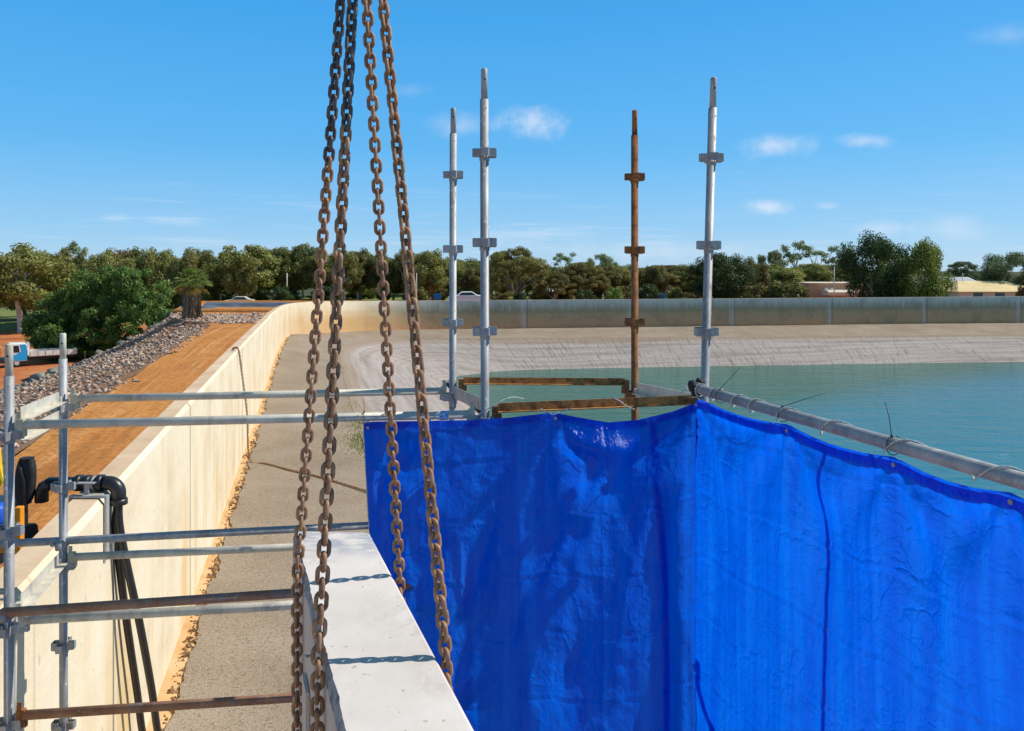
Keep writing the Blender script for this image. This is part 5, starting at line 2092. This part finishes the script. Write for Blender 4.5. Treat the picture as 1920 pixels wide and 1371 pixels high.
TIES = [(0.02, 0.0, .5, 1.0), (UV_L[7], 0.0, .9, 2.1), (U_C, .0, 1.2, .4)] + [(U_C + (s - corner_s), 0.0, 1.0, 1.3 * i) for i, s in enumerate(tube_ties)]


DENTS = [(.62, .78, .045, .26, .055), (1.22, .30, .04, .12, .05), (1.02, .70, .05, .16, .045), (1.16, .62, .045, .12, .04), (.24, .16, .04, .10, .04), (.10, .30, .03, .16, .04),
         (.40, .62, .06, .10, .035), (.80, 1.15, .05, .22, .045), (1.38, .22, .05, .14, .05), (.52, 1.3, .05, .2, .04), (1.1, 1.35, .06, .2, .05)]


def tarp_disp(u, v):
    d = 0.0
    for (tu, tv, am, ph) in TIES:
        du, dv = u - tu, v - tv + .03
        r = math.hypot(du, dv)
        th = math.atan2(du, dv)
        d += am * .17 * r * ss(r, .02, .12) * ss(v, .015, .09) * math.exp(-r / .24) * (math.cos(7.0 * th + ph + 1.2 * nz(u * 2, v * 2, tu)))
    left = 1.0 - ss(u, U_C - .02, U_C + .05)
    amp = ss(v, .05, .8)
    d += .030 * amp * nz(u * 2.3 + .25 * v, v * .35, 1.7) + .022 * amp * nz(u * 4.6 - .4 * v, v * .8, 8.2)
    d += left * (.055 * ss(v, .15, .9) * nz(u * 1.7 + 5, v * .55, 4.4) + .030 * ss(v, .1, .6) * (abs(nz(u * 3.1 + .6 * v, v * .9, 12.0)) * 2 - .6))
    # storage fold lines
    for per, a, ph, q in ((.33, .0035, .08, v + .05 * u), (.47, .0025, .11, u)):
        f = abs(((q + ph) / per) % 1.0 - .5) * 2
        d += 1.5 * a * max(0, 1 - (1 - f) * 22 * per) * (1 if int((q + ph) / per) % 2 else -1)
    d += (.0060 * nz(u * 12, v * 9, 3.1) * (.45 + left) + .0028 * (1 - 2 * abs(nz(u * 21 + 3 * nz(u * 4, v * 4), v * 17, 6.6))) + .0012 * nz(u * 44, v * 40, 2.6)) * ss(v, .01, .06)
    # the corner: tarp wraps the post, soft tuck
    d += -.05 * math.exp(-((u - (U_C - .13)) / .07) ** 2) * ss(v, .15, .7)
    # a loose fold at the left edge
    d += .05 * math.exp(-((u - .09 - .05 * v) / .035) ** 2) * ss(v, .1, .8)
    # slack bulge where the left edge sags, and dents in the loose left side
    d += .13 * math.exp(-((u - UV_L[9] + .04) / .17) ** 2 - ((v - .125) / .072) ** 2)
    if left > 0:
        for (du0, dv0, ru, rv, am) in DENTS:
            a = (u - du0 + .35 * (v - dv0)) / ru
            b = (v - dv0) / rv
            if abs(a) < 3 and abs(b) < 2.5:
                d += am * math.exp(-b * b) * (math.exp(-a * a) if a > 0 else math.exp(-a * a * .25))
    return d


def tarp_point(u, v, lift=0.0):
    b, nrm = tarp_top(u)
    k = 1.0
    # left side edge drifts right as it falls
    sh = .055 * v * max(0, 1 - u / .6)
    # round the corner normal
    f = ss(u, U_C - .06, U_C + .06)
    n2 = (Vector((0, -1, 0)) * (1 - f) + Vector((-.96, -.27, 0)) * f).normalized() if abs(u - U_C) < .1 else nrm
    return b + Vector((sh, 0, -v)) + n2 * (tarp_disp(u, v) + lift)


def tarp_material():
    mt, t, p = base_mat('blue_poly_tarp')
    t.n.remove(p)
    u = t.coord('UV')
    n1 = t.noise(t.vmul(u, (14, 5, 1)), 1.0, 5, .65, .4)
    n2 = t.noise(u, 42, 4, .6)
    n3 = t.noise(t.vmul(u, (9, .5, 1)), 1.5, 4, .6)
    vor = t.new('ShaderNodeTexVoronoi', feature='F1')
    t.put(vor.inputs['Vector'], t.vmul(u, (1.0, .7, 1)))
    vor.inputs['Scale'].default_value = 8.0
    wv = t.new('ShaderNodeVectorMath', operation='ADD')
    nn = t.new('ShaderNodeTexNoise'); nn.inputs['Scale'].default_value = 3.0; nn.inputs['Detail'].default_value = 4
    t.put(nn.inputs['Vector'], u)
    sc_ = t.new('ShaderNodeVectorMath', operation='SCALE'); sc_.inputs['Scale'].default_value = .55
    t.put(sc_.inputs[0], nn.outputs['Color'])
    t.put(wv.inputs[0], u); t.put(wv.inputs[1], sc_.outputs[0])
    v2 = t.new('ShaderNodeTexVoronoi', feature='DISTANCE_TO_EDGE')
    v2.inputs['Scale'].default_value = 4.2
    t.put(v2.inputs['Vector'], wv.outputs[0])
    crease = t.m('MULTIPLY', t.m('MINIMUM', v2.outputs['Distance'], .07), 5.0)
    v3 = t.new('ShaderNodeTexVoronoi', feature='DISTANCE_TO_EDGE')
    v3.inputs['Scale'].default_value = 13.0
    t.put(v3.inputs['Vector'], wv.outputs[0])
    crease = t.m('ADD', crease, t.m('MULTIPLY', t.m('MINIMUM', v3.outputs['Distance'], .09), 1.6))
    crease = t.m('MULTIPLY', crease, t.step(t.noise(u, 1.6, 3, .6), .38, .62))
    weave = t.noise(t.vmul(u, (400, 400, 1)), 1.0, 1, .5)
    hgt = t.m('ADD', t.m('ADD', n1, t.m('MULTIPLY', n2, .45)), t.m('ADD', t.m('MULTIPLY', weave, .05), t.m('ADD', crease, t.m('MULTIPLY', vor.outputs['Distance'], .55))))
    nm = t.bump(hgt, .62, .016)
    cd = t.mix(t.step(n3, .35, .7), (.000, .034, .46), (.002, .055, .58))
    ct = t.mix(t.step(n3, .35, .7), (.000, .120, .82), (.001, .185, .92))
    df = t.new('ShaderNodeBsdfDiffuse')
    t.put(df.inputs[0], cd); t.put(df.inputs['Normal'], nm)
    tr = t.new('ShaderNodeBsdfTranslucent')
    t.put(tr.inputs[0], ct); t.put(tr.inputs['Normal'], nm)
    mx = t.new('ShaderNodeMixShader')
    mx.inputs[0].default_value = .58
    t.l.new(df.outputs[0], mx.inputs[1]); t.l.new(tr.outputs[0], mx.inputs[2])
    gl = t.new('ShaderNodeBsdfGlossy')
    gl.inputs['Roughness'].default_value = .17
    t.put(gl.inputs['Normal'], nm)
    gl.inputs['Color'].default_value = (.75, .88, 1, 1)
    fr = t.new('ShaderNodeFresnel')
    fr.inputs['IOR'].default_value = 1.42
    t.put(fr.inputs['Normal'], nm)
    m2 = t.new('ShaderNodeMixShader')
    t.put(m2.inputs[0], t.m('MULTIPLY', fr.outputs[0], .50))
    t.l.new(mx.outputs[0], m2.inputs[1]); t.l.new(gl.outputs[0], m2.inputs[2])
    t.l.new(m2.outputs[0], t.n['Material Output'].inputs[0])
    M['tarp'] = mt


tarp_material()


def tarp():
    root = thing('tarpaulin', (TP[-1].x, TY, TP[-1].z - TARP_H), 'large bright blue plastic tarpaulin hung round the scaffold corner', 'tarpaulin')
    U = U_C + RLEN
    nu, nv = 400, 210
    us = np.linspace(0, U, nu)
    vs = np.linspace(0, TARP_H, nv)
    V, uv = [], []
    for v in vs:
        for u in us:
            V.append(tarp_point(u, v)[:])
            uv.append((u, v))
    idx = np.arange(nu * nv).reshape(nv, nu)
    Fc = np.stack([idx[:-1, :-1], idx[1:, :-1], idx[1:, 1:], idx[:-1, 1:]], -1).reshape(-1, 4)
    mesh('sheet', V, Fc, 'tarp', root, True, uv)

    def band(name, path, wd, lift=-.008):
        """second layer welded behind the sheet along path [(u, v)]"""
        path = catmull(path, 120)
        V, uv = [], []
        for i, (u, v) in enumerate(path):
            q = path[min(i + 1, len(path) - 1)] - path[max(i - 1, 0)]
            q = q / (np.linalg.norm(q) + 1e-9)
            nrm = np.array((-q[1], q[0]))
            w2 = wd if not callable(wd) else wd(i / 119)
            for k in range(5):
                a = (k / 4 - .5) * w2
                uu, vv = u + nrm[0] * a, max(.0005, v + nrm[1] * a)
                V.append(tarp_point(uu, vv, lift)[:])
                uv.append((uu, vv))
        m = len(path)
        idx = np.arange(m * 5).reshape(m, 5)
        Fc = np.stack([idx[:-1, :-1], idx[1:, :-1], idx[1:, 1:], idx[:-1, 1:]], -1).reshape(-1, 4)
        mesh(name, V, Fc, 'tarp', root, True, uv)

    def u_at(px):
        if px < 1322:
            return float(np.interp(px, [q[0] for q in top_px], UV_L))
        k = (px - 960) / F
        s = (k * TA.y - TA.x) / (TD.x - k * TD.y)
        return U_C + (s - corner_s)
    band('hem', [(.0, .02), (U_C * .5, .02), (U_C, .022), (U_C + .5, .022), (U, .022)], .042)
    us_ = u_at(1550)
    band('seam', [(us_, 0), (us_ - .004, .8), (us_ - .010, 1.6), (us_ - .014, TARP_H)], .022)
    ul = u_at(1222)
    band('seam', [(ul, 0), (ul + .02, .3), (ul + .055, .7), (ul + .075, 1.2), (ul + .06, TARP_H)], .034)
    uc = U_C
    band('shadow_strip', [(uc - .05, 1.42), (uc + .03, 1.40), (uc + .035, 1.52), (uc + .10, 1.62), (uc + .22, 1.70), (uc + .34, 1.86), (uc + .5, 2.15)], lambda f: .05 - .022 * abs(f - .5), -.010)  # added strip behind the sheet, standing in for a shadow cast on it
    # eyelets
    for (tu, tv, am, ph) in TIES:
        p = tarp_point(tu + .004, .028, .004)
        b, nrm = tarp_top(tu)
        MB().lathe(p, [(.004, -.0015), (.0085, -.0015), (.0085, .0015), (.004, .0015)], 12, nrm).build('eyelet', 'galv', root)
    # white cord sewn in the left edge
    pts = [tarp_point(.001, v, .001) for v in np.linspace(-.02, TARP_H, 60)]
    MB().tube(pts, .0028, 6).build('edge_cord', 'rope', root)
    return u_at


u_at = tarp()


# ------------------------------------------------------------------ ties and ropes
def cable_tie(label, p, axis, loop_r, tail):
    root = thing('cable_tie', p, label, 'cable tie', 'black cable ties')
    a = Vector(axis).normalized()
    s = a.cross(Vector((0, 0, 1))).normalized()
    u = s.cross(a)
    ring = [p + (s * math.cos(t) + u * math.sin(t)) * loop_r - u * (.006 if math.sin(t) < 0 else 0) for t in np.linspace(0, 2 * math.pi, 24)[:-1]]
    MB().tube(ring, .0018, 6, closed=True).build('loop', 'black', root)
    q = p + (s * .3 + u).normalized() * loop_r
    MB().tube([q, q + Vector(tail) * .5 + Vector((.004, 0, .002)), q + Vector(tail)], [.0017, .0014, .0009], 6).build('tail', 'black', root)
    MB().box(q, (.008, .007, .007)).build('head', 'black', root)


s1 = (TD.x * 0)
for (px, lab, tail) in ((1352, 'cable tie at the tarp corner with tail pointing up right', (.115, .02, .115)), (1470, 'cable tie with tail lying low to the right, between corner and upright tail', (.19, .0, .06)),
                        (1676, 'cable tie with straight tail standing up from the grey tube', (-.025, .0, .125))):
    k = (px - 960) / F
    s = (k * TA.y - TA.x) / (TD.x - k * TD.y)
    cable_tie(lab, TA + TD * s, TD, .032, tail)
cable_tie('cable tie with upright tail at the left end of the upper grey rail', P(683, 783, 4.225), (1, .1, 0), .034, (-.002, -.03, .075))


def cords():
    root = thing('lashing_rope', TA, 'thin speckled rope wound in a spiral along the thick grey tube', 'rope')
    pts = []
    Ln = (TE - TA).length
    s_ = TD.cross(Vector((0, 0, 1))).normalized()
    u_ = s_.cross(TD)
    turns = [0.06, .10, .26, .48, .62, .86, 1.18, 1.55, 1.95, 2.3, 2.7]
    n = 900
    for i in range(n):
        s = .05 + (Ln - .1) * i / (n - 1)
        ph = float(np.interp(s, turns, range(len(turns)))) * 2 * math.pi + .8
        ph += .7 * math.sin(ph)
        r = .0305 + .010 * max(0, -math.sin(ph)) ** 2
        pts.append(TA + TD * s + (s_ * math.cos(ph) + u_ * math.sin(ph)) * r)
    MB().tube(pts, .0034, 6).build('rope', 'rope', root, True)
    # cords tying the left tarp to the near rusty transom
    def cord(label, pix):
        pts = [P(*q) for q in pix]
        r = thing('tie_cord', pts[0], label, 'cord', 'cords tying the tarp')
        MB().tube([tuple(p) for p in catmull(pts, 40)], .0032, 6).build('cord', 'rope', r, True)
    cord('pale cord looping from the tallest grey post over the near rusty transom', [(884, 790, 4.26), (905, 772, 4.25), (928, 760, 4.22), (948, 748, 4.24), (965, 745, 4.28), (982, 748, 4.33)])
    cord('dark cord slanting down across the near rusty transom beside the rusty post', [(1130, 747, 4.30), (1148, 746, 4.27), (1160, 751, 4.24), (1176, 762, 4.22), (1190, 768, 4.20)])
    cord('short cord at the raised eyelet in the middle of the tarp edge', [(1014, 767, 4.24), (1026, 773, 4.2), (1038, 777, 4.155), (1056, 771, 4.18), (1072, 765, 4.24)])
    cord('pale cord from the left tarp eyelet along the upper grey rail', [(684, 793, 4.15), (705, 784, 4.18), (722, 776, 4.2), (734, 768, 4.225)])
    cord('cord stretched from the rail up to the blue tape on it', [(804, 790, 4.2), (818, 778, 4.2), (826, 771, 4.22)])
    cord('thin cord from the tape lump towards the grey transom', [(1310, 722, 4.18), (1290, 728, 4.3), (1272, 738, 4.45), (1255, 742, 4.6)])
    t0 = P(832, 779, 4.277)
    r = thing('tape_band', t0, 'blue and white tape band on the upper grey rail beside the grey posts', 'tape')
    d = (P(889, 777, 4.3) - P(33, 797, 4.0)).normalized()
    MB().lathe(t0, [(TR, -.026), (TR + .0022, -.024), (TR + .0022, .024), (TR, .026)], 18, d).build('band', 'tape', r, True)


M['tape'] = nmat('blue_white_tape', [(.42, (.05, .25, .55)), (.50, (.30, .45, .62)), (.58, (.60, .66, .70))], 70, .5, .1, .002)
cords()
